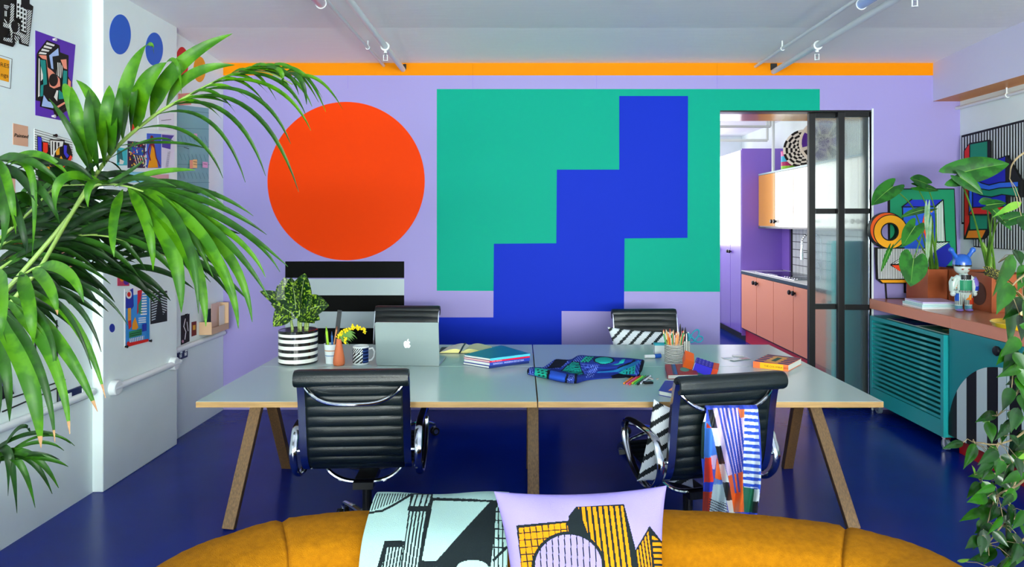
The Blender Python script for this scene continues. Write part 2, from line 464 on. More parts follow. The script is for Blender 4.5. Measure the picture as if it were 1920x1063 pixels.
def tube_light(x, z, y0, y1, label, colr):
    t = thing('tube_light', (x, (y0+y1)/2, ZC), label, 'light')
    b = MB(); b.box((x-.02, y0, ZC-.05), (x+.02, y1, ZC-.012), M['white']); 
    b.box((x-.01, y1-.7, ZC-.0125), (x+.01, y1-.6, ZC), M['white']); b.box((x-.01, y0+.3, ZC-.0125), (x+.01, y0+.4, ZC), M['white']); b.build('housing', t, smooth=0, bevel=.003)
    g = MB(); g.cyl((x,y0+.01,z), (x,y1-.01,z), .028, colr, 18); g.build('tube_cover', t)
    r = MB(); r.tube([V((x+.031*math.cos(a), y1-.01, z+.031*math.sin(a))) for a in [2*PI*k/16 for k in range(16)]], .003, M['white'], 6, closed=True)
    r.cyl((x,y1-.02,z+.026), (x,y1-.02,ZC-.045), .004, M['white']); r.build('end_ring', t)
tube_light(-1.17, 2.875, 1.9, 4.0, 'switched-off tube light with pinkish sleeve by the left pipes', mat('pink_sleeve', '#cdb6c4', .2, spec=.6))
tube_light(2.0, 2.875, 1.9, 4.02, 'switched-off tube light with bluish sleeve by the right pipes', mat('blue_sleeve', '#a9c0ea', .2, spec=.6))
pb = MB(); p = onY(1462, 122, WY); pb.box((2.118, WY-.008, 2.885), (2.172, WY-.001, 2.94), M['black']); pb.box((-1.03+.03, WY-.008, 2.89), (-.975, WY-.001, 2.935), M['black'])
tag(pb.build('trim_5', smooth=0), kind='structure')
pipe('conduit_pipe', 3.70, 2.56, .014, -5.8, 5.803, 'white conduit running along the right wall below the orange soffit')

# ---- wall trunking and sockets on the left ----
def trunk(y0, y1, x, z, label, box_at=None):
    t = thing('wall_trunking', (x, (y0+y1)/2, z), label, 'trunking')
    b = MB(); b.tube([(x+.021,y0,z), (x+.021,y1,z)], .021, M['white'], 14); b.build('conduit', t)
    for y in (box_at or ()):
        c = MB(); c.lathe([(.0,0),(.045,0),(.045,.035),(.04,.04),(0,.04)], (x,y,z), M['white'], 24, V((1,0,0))); c.build('junction_box', t)
p0 = onX(205, 722, -2.468); p1 = onX(331, 670, -2.468)
trunk(p0.y, p1.y, -2.468, .595, 'white round conduit along the pier with round junction boxes', (p0.y+.03, p1.y-.07))
trunk(4.92, 5.76, XL, .66, 'white conduit along the recessed wall near the lilac corner')
trunk(1.5, 4.0, XL, .60, 'white conduit along the near left wall behind the palm')
def socket(y, z, w, h, label, n=2):
    t = thing('wall_socket', (XL, y, z), label, 'socket')
    b = MB(); b.box((XL+.001, y-w/2, z-h/2), (XL+.014, y+w/2, z+h/2), pm('#1b2a55', .35)); b.build('plate', t, bevel=.004)
    for k in range(n):
        yy = y-w/2+w*(k+.5)/n; c = MB()
        c.box((XL+.014, yy-.012, z-h*.3), (XL+.017, yy-.004, z-.002), M['white']); c.box((XL+.014, yy+.006, z-h*.3), (XL+.017, yy+.014, z-.002), M['white'])
        c.box((XL+.014, yy-.004, z+.004), (XL+.018, yy+.022, z+h*.32), M['white']); c.build('switch', t, smooth=0)
q = onX(137, 742, XL); socket(q.y, q.z, .24, .088, 'navy double wall socket on the near left wall', 2)
q = onX(345, 660, XL); socket(5.08, .62, .15, .088, 'navy wall socket beside the pier in the recess', 2)
# =====================  KITCHEN  =====================
KX = 2.93
def knob(mb, p, ax=V((-1,0,0)), r=.022, m=None):
    mb.lathe([(.0,0),(r*.45,0),(r*.4,.014),(r,.018),(r*1.05,.03),(r*.8,.038),(0,.04)], p, m or M['blackmetal'], 16, ax)
# tall purple larder units
t = thing('tall_cabinet', (3.2, 9.7, 0), 'tall glossy purple cupboard at the far end of the kitchen', 'cabinet')
b = MB(); b.box((2.952, 9.1, .1), (3.488, 10.5, 2.56), M['purple']); b.box((3.0, 9.12, 0), (3.48, 10.5, .1), M['black']); b.box((2.94, 9.09, .08), (3.488, 9.105, 2.57), M['purple']); b.build('body', t, smooth=0)
for k in range(3):
    d = MB(); d.box((2.932, 9.11+k*.46, .12), (2.951, 9.11+k*.46+.45, 2.55), M['purple_gloss']); o = d.build('door', t, bevel=.002)
    h = MB(); knob(h, (2.932, 9.11+k*.46+(.05 if k else .42), 1.18)); h.build('knob', o)
# base run
t = thing('base_cabinet', (3.2, 7.5, 0), 'run of salmon kitchen cupboards with black knobs under the sink', 'cabinet')
b = MB(); b.box((2.95, 6.36, .17), (3.485, 9.085, .905), M['black']); b.build('body', t, smooth=0)
b = MB(); b.box((2.99, 6.36, 0), (3.485, 9.085, .17), M['red_kick']); b.build('plinth', t, smooth=0)
ys = [9.08, 8.5, 7.93, 7.35, 6.86, 6.37]
for k in range(5):
    d = MB(); d.box((2.93, ys[k+1]+.006, .19), (2.95, ys[k]-.006, .9), M['salmon']); o = d.build('door', t, bevel=.002)
    y = ys[k+1]+.05 if k % 2 == 0 else ys[k]-.05
    h = MB(); knob(h, (2.93, y, .83), r=.026); h.build('knob', o)
t = thing('worktop', (3.2, 7.5, .905), 'white kitchen worktop with dark edge holding a steel sink', 'worktop')
b = MB(); b.box((2.925, 6.36, .906), (3.477, 9.086, .944), pm('#14324a', .35)); b.build('edge', t, smooth=0, bevel=.002)
b = MB(); b.box((2.93, 6.365, .9442), (3.477, 9.083, .95), pm('#e6ebeb', .25)); b.build('surface', t, smooth=0)
t = thing('sink', (3.2, 8.0, .95), 'stainless steel inset sink on the white worktop', 'sink')
b = MB(); b.box((3.0, 7.5, .9505), (3.44, 8.75, .958), M['polished']); b.box((3.05, 8.1, .958), (3.4, 8.65, .9605), mat('sink_bowl', '#51585d', .25, metal=1))
for i in range(6): b.box((3.06, 7.56+i*.07, .958), (3.38, 7.585+i*.07, .9625), M['polished'])
b.build('basin', t, bevel=.002)
t = thing('kitchen_tap', (3.38, 7.95, .95), 'tall chrome spring tap over the kitchen sink', 'tap')
b = MB(); q = V((3.37, 7.66, .95))
b.cyl(q+V((0,0,.008)), q+V((0,0,.2)), .02, M['chrome']); b.cyl(q+V((0,0,.2)), q+V((0,0,.4)), .009, M['chrome']); b.build('column', t)
b = MB(); arc = [q+V((-.11+.11*math.cos(a), 0, .4+.11*math.sin(a))) for a in [PI*k/14 for k in range(15)]]+[q+V((-.22,0,.34))]
b.tube(arc, .011, M['chrome'], 8)
for k in range(0, 15): b.ball(arc[k], .0145, M['chrome'], 8)
b.build('spring_hose', t)
b = MB(); b.cyl(q+V((-.22,0,.34)), q+V((-.22,0,.22)), .014, M['chrome'], 12, .022); b.tube([q+V((0,0,.3)), q+V((-.2,0,.3))], .006, M['chrome']); b.build('spray_head', t)
b = MB(); b.tube([q+V((0,0,.13)), q+V((-.06,-.05,.2))], .007, M['chrome']); b.build('lever', t)
# wall cupboards
t = thing('wall_cabinet', (3.3, 7.6, 1.51), 'glossy cream wall cupboards above the sink, end door amber', 'cabinet')
b = MB(); b.box((3.18, 6.0, 1.53), (3.488, 9.09, 2.21), M['cream_gloss']); b.box((3.16, 6.0, 1.51), (3.488, 9.09, 1.53), pm('#59606c', .4)); b.box((3.16, 6.0, 2.21), (3.488, 9.09, 2.23), pm('#a9c4cc', .4)); b.build('body', t, smooth=0)
yy = [9.09, 8.51, 7.93, 7.35, 6.8, 6.4, 6.0]
for k in range(6):
    d = MB(); d.box((3.16, yy[k+1]+.008, 1.54), (3.179, yy[k]-.008, 2.205), M['amber_gloss'] if k == 0 else M['cream_gloss']); o = d.build('door', t, bevel=.002)
    if k == 0: tag(o, 'amber door')
    h = MB(); knob(h, (3.16, yy[k+1]+.05 if k % 2 == 0 else yy[k]-.05, 1.6), r=.024); h.build('knob', o)
# under-cabinet purple splash panel beside the tall unit
b = MB(); b.box((3.47, 8.83, .96), (3.488, 9.088, 1.508), M['purple']); tag(b.build('splash_panel'), 'purple panel on the wall beside the tiles, under the wall cupboards', 'panel')
# woven plates on top
def plate(x, y, R, label, style):
    t = thing('woven_plate', (x, y, 2.232), label, 'woven plate', 'woven plates on the wall cupboards')
    b = MB(); ax = V((-.62, -.78, .12)).normalized(); q = V((0,0,1)).rotation_difference(ax).to_matrix(); c = V((x, y, 2.232+R))
    rings = 9; seg = 32
    for i in range(rings):
        for k in range(seg):
            r0, r1 = R*i/rings, R*(i+1)/rings; a0, a1 = 2*PI*k/seg, 2*PI*(k+1)/seg
            if style == 0: col = '#1c1815' if ((k//2)+i) % 2 else '#e9e2d2'
            else:
                s8 = k % 8; col = '#5a2f9a' if (3 <= i <= 7 and 2 <= s8 <= 5) else ('#e4dccb' if i in (2, 8) or s8 in (1, 6) else '#1c1815')
            dz = lambda r: -.05*(1-(r/R)**2)
            b.face([c+q@V((r*math.cos(a), r*math.sin(a), dz(r))) for r, a in ((r0,a0),(r1,a0),(r1,a1),(r0,a1))], pm(col, .8))
    b.build('weave', t, smooth=60, solid=.008, recalc=True)
    return t
plate(3.3, 8.0, .225, 'round woven plate in black and white checks', 0)
plate(3.29, 7.45, .25, 'larger round woven plate with purple diamonds', 1)
t = thing('tin', (3.3, 8.42, 2.23), 'cylinder tin banded pink, blue, red and green', 'tin')
b = MB(); z = 2.231
for h, c in ((.05,'#8fc63a'), (.05,'#b3235f'), (.07,'#37b3d6'), (.05,'#e57ab0')): b.cyl((3.3,8.42,z), (3.3,8.42,z+h), .09, pm(c, .3), 24); z += h
b.build('body', t); b = MB(); b.cyl((3.3,8.42,z), (3.3,8.42,z+.012), .092, pm('#e0569a', .3), 24); b.ball((3.3,8.42,z+.03), .02, pm('#e23b2b', .3)); b.build('lid', t)
# pipework near the kitchen ceiling
t = thing('kitchen_pipework', (2.7, 8.6, 2.94), 'white overhead pipes crossing the kitchen under the ceiling', 'pipe')
b = MB()
for y, z in ((8.5, 2.78), (8.6, 2.62)): b.tube([(.36,y,z), (3.1,y,z)], .018, M['white'])
b.tube([(3.1,8.5,2.78), (3.1,8.5,2.94)], .018, M['white']); b.tube([(3.1,8.6,2.62), (3.1,8.6,2.94)], .018, M['white']); b.tube([(2.5,8.6,2.62), (2.5,8.6,2.94)], .01, M['white'])
b.build('crossing_pipes', t)
b = MB(); b.tube([(3.22,8.72,2.232), (3.22,8.72,2.94)], .02, M['white']); b.build('riser_pipe', t)

t = thing('teal_locker', (3.2, 6.27, 0), 'teal cupboard seen blurred through the reeded glass', 'cabinet')
b = MB(); b.box((2.9, 6.2, .02), (3.476, 6.355, 1.42), pm('#46cfcb', .3)); b.build('body', t, smooth=0, bevel=.004)
b = MB()
for k in range(3): b.box((2.885, 6.205, .04+k*.46), (2.899, 6.35, .04+k*.46+.44), pm('#46cfcb', .3))
b.build('drawer_front', t, smooth=0, bevel=.003)
# =====================  DESK TABLES ON TRESTLES  =====================
TZ = .75
TX0, TX1, TXM = -1.534, 1.71, .078
TY0, TYM, TY1 = 3.22, 4.0, 4.71
for (a, b, c, d, lab) in ((TX0, TXM-.003, TY0, TYM-.003, 'grey desk top with plywood edge, front left of the four, behind the left near chair'),
                       (TXM+.003, TX1, TY0, TYM-.003, 'grey desk top with plywood edge, front right of the four, under the patterned knitted throw'),
                       (TX0, TXM-.003, TYM+.003, TY1, 'grey desk top with plywood edge, back left of the four, under the laptop and plant'),
                       (TXM+.003, TX1, TYM+.003, TY1, 'grey desk top with plywood edge, back right of the four, under the pencil pots')):
    t = thing('desk_top', ((a+b)/2, (c+d)/2, TZ-.028), lab, 'table top', 'four desk tops pushed together')
    m = MB(); m.box((a, c, TZ-.028), (b, d, TZ-.0015), M['ply']); m.build('plywood_board', t, smooth=0)
    m = MB(); m.box((a+.0005, c+.0005, TZ-.0015), (b-.0005, d-.0005, TZ), M['laminate']); m.build('laminate_surface', t, smooth=0)
def trestle(x0, xt, lab):
    t = thing('trestle', (x0, 4.0, 0), lab, 'trestle', 'plywood trestles under the desk')
    zt = TZ-.0295; yt = 3.86
    for (yf, dy) in ((3.55, -.05), (4.44, .05)):
        m = MB(); m.beam((x0, yf, .0), (xt, yt+dy*.6, zt-.022), .062, .04, M['plyleg'], up=V((0,1,0)))
        # cut flat on floor: small foot
        m.build('leg', t, smooth=0, bevel=.003)
    m = MB(); m.box((xt-.025, 3.45, zt-.06), (xt+.025, 4.55, zt), M['plyleg']); m.build('top_rail', t, smooth=0, bevel=.003)
trestle(-1.52, -1.45, 'plywood A-frame trestle under the left end of the desk')
trestle(.065, .065, 'plywood A-frame trestle under the middle of the desk')
trestle(1.73, 1.60, 'plywood A-frame trestle under the right end of the desk')

# =====================  OFFICE CHAIRS  =====================
def make_chair(arm=True):
    t = thing('office_chair', (0,0,0), 'x', 'chair', 'black leather office chairs around the desk', local=True)
    W = .222
    # side profile (y, z): chair faces +Y, back at -Y
    raw = [(.285,.405),(.30,.435),(.285,.462),(.24,.475),(.12,.468),(0,.458),(-.12,.452),(-.19,.458),(-.235,.485),(-.262,.53),(-.28,.60),(-.295,.70),(-.312,.81),(-.330,.885),(-.340,.915),(-.352,.940),(-.375,.952),(-.400,.945),(-.412,.922),(-.405,.898),(-.385,.885)]
    pr = catmull([V((0,y,z)) for y, z in raw], 8)
    # arc length resample
    L = [0]
    for a, b in zip(pr, pr[1:]): L.append(L[-1]+(b-a).length)
    tot = L[-1]
    def at(s):
        s = max(0, min(tot-1e-6, s)); i = 0
        while L[i+1] < s: i += 1
        f_ = (s-L[i])/(L[i+1]-L[i]); p = pr[i].lerp(pr[i+1], f_); d = (pr[i+1]-pr[i]).normalized()
        return p, V((0, d.z, -d.y))*-1          # outward = sitting side
    N = 24; per = 8; top = []; bot = []
    xs = [-W, -W+.012, -W*.5, 0, W*.5, W-.012, W]
    for i in range(N*per+1):
        s = tot*i/(N*per); p, n = at(s); u = (i % per)/per
        puff = .007*abs(math.sin(PI*u))**.6
        wk = 1+.16*max(0, min(1, (s/tot-.86)/.015)); top.append([p+V((x*wk,0,0))+n*(.012+puff*(1 if abs(x) < W else 0)) for x in xs])
        bot.append([p+V((x*max(wk, 1.13),0,0))-n*(.004+puff*.8*(1 if abs(x) < W else 0)) for x in xs])
    m = MB(); m.grid(top, M['leather']); m.grid(bot, M['leather'])
    for e in (0, -1):
        m.grid([[r[e] for r in top], [r[e] for r in bot]], M['leather'])
    m.grid([top[0], bot[0]], M['leather']); m.grid([top[-1], bot[-1]], M['leather'])
    m.build('leather_sling', t, smooth=50, dbl=True)
    for sx in (-1, 1):                              # side rails follow the sling
        m = MB(); pts = []
        rr = [p for p in pr[6:-44]]
        P = []
        for i, p in enumerate(rr):
            d = (rr[min(i+1, len(rr)-1)]-rr[max(i-1, 0)]).normalized(); n = V((0, -d.z, d.y)); 
            x0 = sx*(W+.002); x1 = sx*(W+.036)
            P.append([V((x0,p.y,p.z))+n*.018, V((x1,p.y,p.z))+n*.018, V((x1,p.y,p.z))-n*.003, V((x0,p.y,p.z))-n*.003])
        m.grid(P, M['polished'], wrap=True); m.face(P[0], M['polished']); m.face(P[-1][::-1], M['polished'])
        m.build('side_rail', t, smooth=40)
        # arm loop
        xa = sx*(W+.068)
        lp = [(-.262,.60),(-.285,.545),(-.262,.475),(-.19,.415),(-.08,.41),(.03,.455),(.10,.53),(.125,.60),(.10,.645),(.04,.66),(-.08,.663),(-.18,.660),(-.235,.645)]
        n_ = len(lp); sm = []
        ext = [V((xa,y,z)) for y, z in lp]
        for i in range(n_):
            a, b, c, d = ext[i-1], ext[i], ext[(i+1) % n_], ext[(i+2) % n_]
            for k in range(5):
                u = k/5; sm.append(.5*((2*b)+(c-a)*u+(2*a-5*b+4*c-d)*u*u+(3*b-a-3*c+d)*u**3))
        m = MB(); m.tube(sm, .011, M['polished'], 10, closed=True, sx=1.7)
        o = m.build('armrest', t)
        m = MB(); m.cyl((sx*(W+.03),-.27,.555), (xa,-.275,.555), .008, M['chrome'], 10); m.build('arm_bracket', o)
        m = MB(); m.cyl((sx*(W+.03),-.10,.452), (xa,-.10,.412), .008, M['chrome'], 10); m.build('arm_bracket', o)
    # chrome bow across the back and under the seat
    m = MB(); B = []
    for i in range(25):
        u = -1+2*i/24; B.append(V((u*(W+.01), -.332-.035*(1-u*u)**.5*1., .885-.09*(1-abs(u)**3.5))))
    m.tube(B, .009, M['chrome'], 10, sx=1.); m.build('back_bow', t)
    m = MB(); B = []
    for i in range(25):
        u = -1+2*i/24; B.append(V((u*(W-.005), -.06, .452-.125*(1-abs(u)**3)**.8)))
    m.tube(B, .011, M['chrome'], 10, sx=1.5)
    B = [V((p.x, p.y+.17, p.z)) for p in B]; m.tube(B, .011, M['chrome'], 10, sx=1.5)
    m.box((-.05,-.1,.30), (.05,.14,.335), M['blackmetal']); m.build('seat_spreader', t)
    m = MB(); m.cyl((0,0.02,.09), (0,.02,.30), .024, M['blackmetal'], 20); m.cyl((0,.02,.07), (0,.02,.15), .034, M['polished'], 20); m.build('gas_column', t)
    for k in range(4):
        a = 2*PI*k/4+.6; d = V((math.cos(a), math.sin(a), 0)); b0 = V((0,.02,0))
        m = MB(); m.tube([b0+d*.02+V((0,0,.115)), b0+d*.15+V((0,0,.11)), b0+d*.27+V((0,0,.098)), b0+d*.30+V((0,0,.085)), b0+d*.305+V((0,0,.06))], [.019,.016,.013,.012,.009], M['chrome'], 10)
        o = m.build('base_leg', t)
        w = MB(); c = b0+d*.305+V((0,0,.03)); s_ = V((-d.y, d.x, 0))
        for sg in (-1, 1): w.cyl(c+s_*(sg*.008), c+s_*(sg*.026), .0295, M['blackmetal'], 18); w.cyl(c+s_*(sg*.026), c+s_*(sg*.0275), .018, M['chrome'], 14)
        w.cyl(c+s_*-.008, c+s_*.008, .012, M['chrome'], 12); w.cyl(c, c+V((0,0,.04)), .012, M['chrome'], 12); w.build('caster', o)
    return t
ch0 = make_chair()
specs = [(-.775, 3.42, 3, .98, 'black ribbed leather office chair seen from behind, in front of the striped pot and laptop'),
         (.815, 3.30, 14, .985, 'black ribbed leather office chair seen from behind with a striped scarf over its back'),
         (-.90, 4.98, 178, .98, 'black ribbed leather office chair on the far side of the desk behind the laptop'),
         (.965, 4.90, 183, .965, 'black ribbed leather office chair on the far side of the desk holding a striped cushion')]
CH = []
for i, (x, y, a, s_, lab) in enumerate(specs):
    o = ch0 if i == 0 else copy_tree(ch0)
    CH.append(o)
for o, (x, y, a, s_, lab) in zip(CH, specs):
    o.location = (x, y, 0); o.rotation_euler = (0, 0, math.radians(a)); o['label'] = lab; o.scale = (s_, s_, s_)
def chp(i, x, y, z):                                 # chair-local -> world
    cx, cy, a, s_, _ = specs[i]; return V((cx, cy, 0))+rz(a)@V((x*s_, y*s_, z*s_))
# =====================  THINGS ON THE DESK  =====================
def T(px, py, z=TZ): return onZ(px, py, z)
# striped pot with plant
PX = V((-1.345, 4.12, TZ)); 
t = thing('potted_plant', PX, 'leafy plant with speckled yellow-green leaves in a black and white striped pot', 'plant')
b = MB(); R = .115; n = 11; hh = .198
blk, wht = mat('black_glaze', '#141312', .12, coat=.5), mat('white_glaze', '#e9ebe3', .12, coat=.5)
edges = [0, .012, .034, .053, .073, .092, .113, .131, .151, .166, .183, hh]
for i in range(11):
    z0, z1 = edges[i], edges[i+1]; r0 = R*(.93 if i == 0 else 1)
    b.lathe([(r0, z0), (R, z0+.006 if i == 0 else z0), (R, z1)], PX, blk if i % 2 == 0 else wht, 48)
b.v = b.v; b.lathe([(R, hh), (R-.006, hh+.002), (R-.009, hh-.002), (R-.009, hh-.035)], PX, blk, 48)
for k in range(0):
    pass
b.build('pot', t, smooth=40)
b = MB(); b.lathe([(0, hh-.026), (R-.01, hh-.03)], PX, mat('clay_pebbles', '#7a3520', .9, bump=1, bscale=90), 32); b.build('soil', t)
def leaf_mat(name, c1, c2, scale=30., thr=.5, rough=.35, trans=.25, coord='Object', stretch=None):
    m = bpy.data.materials.new(name); m.use_nodes = True; nt = m.node_tree; b_ = nt.nodes['Principled BSDF']
    tc = nt.nodes.new('ShaderNodeTexCoord'); n_ = nt.nodes.new('ShaderNodeTexNoise'); n_.inputs['Scale'].default_value = scale; n_.inputs['Detail'].default_value = 3
    mp = nt.nodes.new('ShaderNodeMapping'); nt.links.new(tc.outputs[coord], mp.inputs[0]); nt.links.new(mp.outputs[0], n_.inputs['Vector'])
    if stretch: mp.inputs['Scale'].default_value = stretch
    r = nt.nodes.new('ShaderNodeValToRGB'); r.color_ramp.elements[0].position = thr-.06; r.color_ramp.elements[1].position = thr+.06
    r.color_ramp.elements[0].color = (*lin(c1), 1); r.color_ramp.elements[1].color = (*lin(c2), 1)
    nt.links.new(n_.outputs['Fac'], r.inputs[0]); nt.links.new(r.outputs[0], b_.inputs['Base Color']); b_.inputs['Roughness'].default_value = rough
    tr = nt.nodes.new('ShaderNodeBsdfTranslucent'); nt.links.new(r.outputs[0], tr.inputs[0]); mx = nt.nodes.new('ShaderNodeMixShader'); mx.inputs[0].default_value = trans
    nt.links.new(b_.outputs[0], mx.inputs[1]); nt.links.new(tr.outputs[0], mx.inputs[2]); nt.links.new(mx.outputs[0], nt.nodes['Material Output'].inputs[0])
    return m
def leaf(mb, base, tip, w, m, nrm=V((0,-1,.3)), sag=.0, fold=.18, n=10, shape='oval', mid=None, midm=None):
    """single blade from base to tip; nrm = the way its face looks; sag lifts the middle"""
    base = V(base); tip = V(tip); ax = tip-base; L = ax.length; d = ax.normalized()
    side = d.cross(V(nrm)); 
    if side.length < 1e-4: side = V((1,0,0))
    side.normalize(); up = side.cross(d).normalized()
    P = []
    for i in range(n+1):
        u = i/n; c = base+ax*u+up*(0) + V((0,0,sag*L*4*u*(1-u)))
        if shape == 'oval': k = (math.sin(PI*u**.8))**.75*(1-.25*u)
        elif shape == 'heart': k = (1.0 if u < .05 else 1)*max(0, (1-u)**.62)*(.75+.6*math.sin(PI*min(1, u*1.6))*.5); 
        elif shape == 'blade': k = min(1, (u/.14)**.6 if u > 0 else 0)*(1-u**2.6)
        elif shape == 'point': k = math.sin(PI*min(1, u**.7))**.9*(1-u)**.25 if u < 1 else 0
        k = max(k, .015)
        ww = w/2*k; row = []
        for s_ in (-1, -.5, 0, .5, 1):
            row.append(c+side*(s_*ww)+up*(abs(s_)*ww*fold*(1 if nrm else 1)))
        if shape == 'heart' and i == 0:
            row = [r-d*(L*.16*(1-abs(abs(q)-.75)/.75)) for r, q in zip(row, (-1,-.5,0,.5,1))]; row[2] = c
        P.append(row)
    mb.grid(P, m)
    if midm:
        mb.tube([r[2]+up*.0004 for r in P[:-1]], [max(.0004, w*.018*(1-i/n)) for i in range(n)], midm, 5)
LD = leaf_mat('speckled_leaf', '#0c3010', '#94b82e', 70, .58, .3, .15); VN = pm('#b9d08c', .5)
lv = [((560,600),(572,512),48,(-.1,-1,.2)), ((548,590),(533,520),44,(.25,-1,.3)), ((556,585),(546,520),38,(-.3,-1,.1)), ((540,580),(487,546),26,(.1,-.8,.7)),
      ((545,583),(512,612),42,(-.1,-1,.5)), ((568,588),(617,573),50,(.1,-1,.5)), ((560,592),(600,600),36,(.2,-1,.7)), ((556,596),(546,582),30,(0,-1,.6)), ((550,590),(508,570),30,(.2,-1,.6)), ((565,596),(590,606),28,(.2,-.8,.9)), ((550,575),(520,535),40,(.4,-1,0))]
for i, (a, c, w, nr) in enumerate(lv):
    Y = 4.05+.05*math.sin(i*2.1); A = onY(*a, 4.1); B = onY(*c, Y)
    b = MB(); leaf(b, A, B, w*Y/F*1.12, LD, V(nr), .08, .2, 12, 'oval', midm=VN); b.build('leaf', t, smooth=60, dbl=False)
for i, (x, y) in enumerate(((-.03,.0),(0,.02),(.02,-.02),(.035,.02),(.05,0))):
    b = MB(); q = PX+V((x, y, hh-.03)); b.tube([q, q+V((x*.2-.003,0,.06)), q+V((x*.5-.008,0,.14+.02*(i%2)))], [.009,.0085,.005], mat('cane_stem%d' % i, '#8aa253', .5, vary=.4, vscale=40, stretch=(1,1,3)), 10); b.build('stem', t)
# enamel cup with pens
q = T(614, 684.5)+V((0,.05,0)); q = V((-1.14, 4.1, TZ)); cup = q
t = thing('pen_cup', q, 'white enamel cup with tan and blue stripes holding pens, beside the plant pot', 'cup')
b = MB(); wm = mat('white_cup', '#dfe9ec', .25); b.lathe([(.03,0),(.032,.0),(.0345,.035)], q, wm, 28); b.lathe([(.0345,.035),(.0368,.046)], q, wm, 28)
b.lathe([(.0368,.046),(.037,.0505)], q, pm('#2f6ea8', .3), 28); b.lathe([(.037,.0505),(.039,.075)], q, wm, 28); b.lathe([(.039,.075),(.0393,.081)], q, pm('#b98563', .3), 28)
b.lathe([(.0393,.081),(.0425,.115),(.0445,.116),(.041,.113),(.0305,.004),(0,.004)], q, wm, 28); b.build('cup', t, smooth=50)
def rod(name, p, q_, r, c, label, cat, tipc=None, group=None, flatx=1.):
    t_ = thing(name, p, label, cat, group); m = MB(); p = V(p); q_ = V(q_); m.tube([p, q_], r, pm(c, .35), 8, sx=flatx); m.build('barrel', t_)
    m = MB(); d = (q_-p).normalized(); m.tube([q_, q_+d*r*4], [r, r*.25], pm(tipc or c, .4), 8, sx=flatx); m.build('tip', t_)
    return t_
G = 'pens in the enamel cup'
for (dx, tx, h, r, c, tc_, lab) in ((-.01,-.028,.19,.0075,'#9ccf2a','#79a61c','lime green felt pen standing in the enamel cup'), (.01,.004,.165,.006,'#2b5f9e','#183a66','dark blue pen in the enamel cup'),
     (.018,.03,.155,.005,'#333a44','#111','dark grey pen leaning right in the enamel cup'), (-.02,-.035,.165,.004,'#23292c','#111111','thin black pen at the left rim of the enamel cup'), (.0,.032,.2,.005,'#c98a5a','#8a4a30','tan pencil in the enamel cup beside the black ruler')):
    rod('pen', q+V((dx,.0,.006)), q+V((tx,.0,h)), r, c, lab, 'pen', tc_ if len(tc_) == 7 else '#111111')
rl = thing('ruler', q+V((.01,0,.01)), 'black steel ruler standing up in the enamel cup', 'ruler'); b = MB(); b.beam(q+V((.012,.008,.008)), q+V((.048,.012,.315)), .027, .003, pm('#2c3133', .35), up=V((0,1,0))); b.build('blade', rl, smooth=0, bevel=.0008)
b = MB(); b.cyl(q+V((.0475,.0085,.303)), q+V((.0475,.014,.303)), .003, pm('#0a0a0a'), 10); b.build('hang_hole', rl)
# terracotta vase and mimosa
q = V((-1.075, 4.03, TZ))
t = thing('bud_vase', q, 'slim terracotta bud vase holding a mimosa sprig', 'vase')
b = MB(); b.lathe([(.024,0),(.031,.003),(.0345,.015),(.033,.04),(.0225,.1),(.0165,.135),(.0145,.156),(.0125,.157),(.012,.145),(.012,.02)], q, M['terracotta'], 32); b.build('body', t, smooth=60)
b = MB(); b.lathe([(.0,.1205),(.0122,.12)], q, pm('#3a2016', .9), 16); b.build('inside', t)
t = thing('mimosa_sprig', q+V((0,0,.13)), 'yellow mimosa sprig arching out of the terracotta vase', 'flower')
pts = catmull([q+V((0,0,.125)), onY(636,628,4.03), onY(648,619,4.02), onY(668,613,4.0), onY(688,622,3.98)], 6)
b = MB(); b.tube(pts, .0016, pm('#6f8a3a'), 6); b.build('stem', t)
b = MB(); r_ = random.Random(3); ye = pm('#f2d21a', .8)
for i in range(95):
    p = along(pts, .18+.82*r_.random()); b.ball(p+V((r_.gauss(0,.006), r_.gauss(0,.008), r_.gauss(0,.007))), .0042+.002*r_.random(), ye, 8)
for i in range(14):
    p = onY(650-5*r_.random(), 632+14*r_.random(), 4.0); b.ball(p, .005, ye, 8)
tag(b.build('blossom', t), kind='stuff')
b = MB(); fl = mat('mimosa_leaf', '#5e8a3c', .6)
for i in range(22):
    p = along(pts, .1+.4*r_.random()); leaf(b, p, p+V((.03+.05*r_.random(), -.01, -.055+.05*r_.random())), .01, fl, V((0,-1,0)), .1, .1, 4, 'blade')
b.build('foliage', t, dbl=False)
# mug
q = V((-.955, 4.07, TZ)); 
t = thing('mug', q, 'white mug printed with a navy and black diagonal pattern', 'mug')
b = MB(); r = .048; hh2 = .108; b.lathe([(0,.002),(r-.004,0),(r,.004),(r,hh2),(r-.002,hh2+.002),(r-.005,hh2),(r-.006,.008),(0,.006)], q, mat('white_china', '#e6ebeb', .15, coat=.4), 40); b.build('body', t, smooth=50)
b = MB()
def onmug(x, z): a = -PI/2+x/r; return V((q.x+math.cos(a)*(r+.0006), q.y+math.sin(a)*(r+.0006), TZ+z))
for i in range(38):
    x0 = -.066+i*.0035
    for j in range(22):
        z0 = .012+j*.004; xx, zz = x0, z0
        if xx < -.052: c = '#14224f'
        elif xx < .02: c = '#16171c' if (zz > .07 and ((i*7+j*5) % 4 < 2)) or (zz <= .07 and int((xx*.8-zz)/.0105+100) % 2) else '#e6ebeb'
        else: c = '#14224f' if int(zz/.004) % 5 else '#3d5ea6'
        if c != '#e6ebeb': b.face([onmug(x0,z0), onmug(x0+.0035,z0), onmug(x0+.0035,z0+.004), onmug(x0,z0+.004)], pm(c, .2))
b.build('print', t, recalc=False, dbl=False)
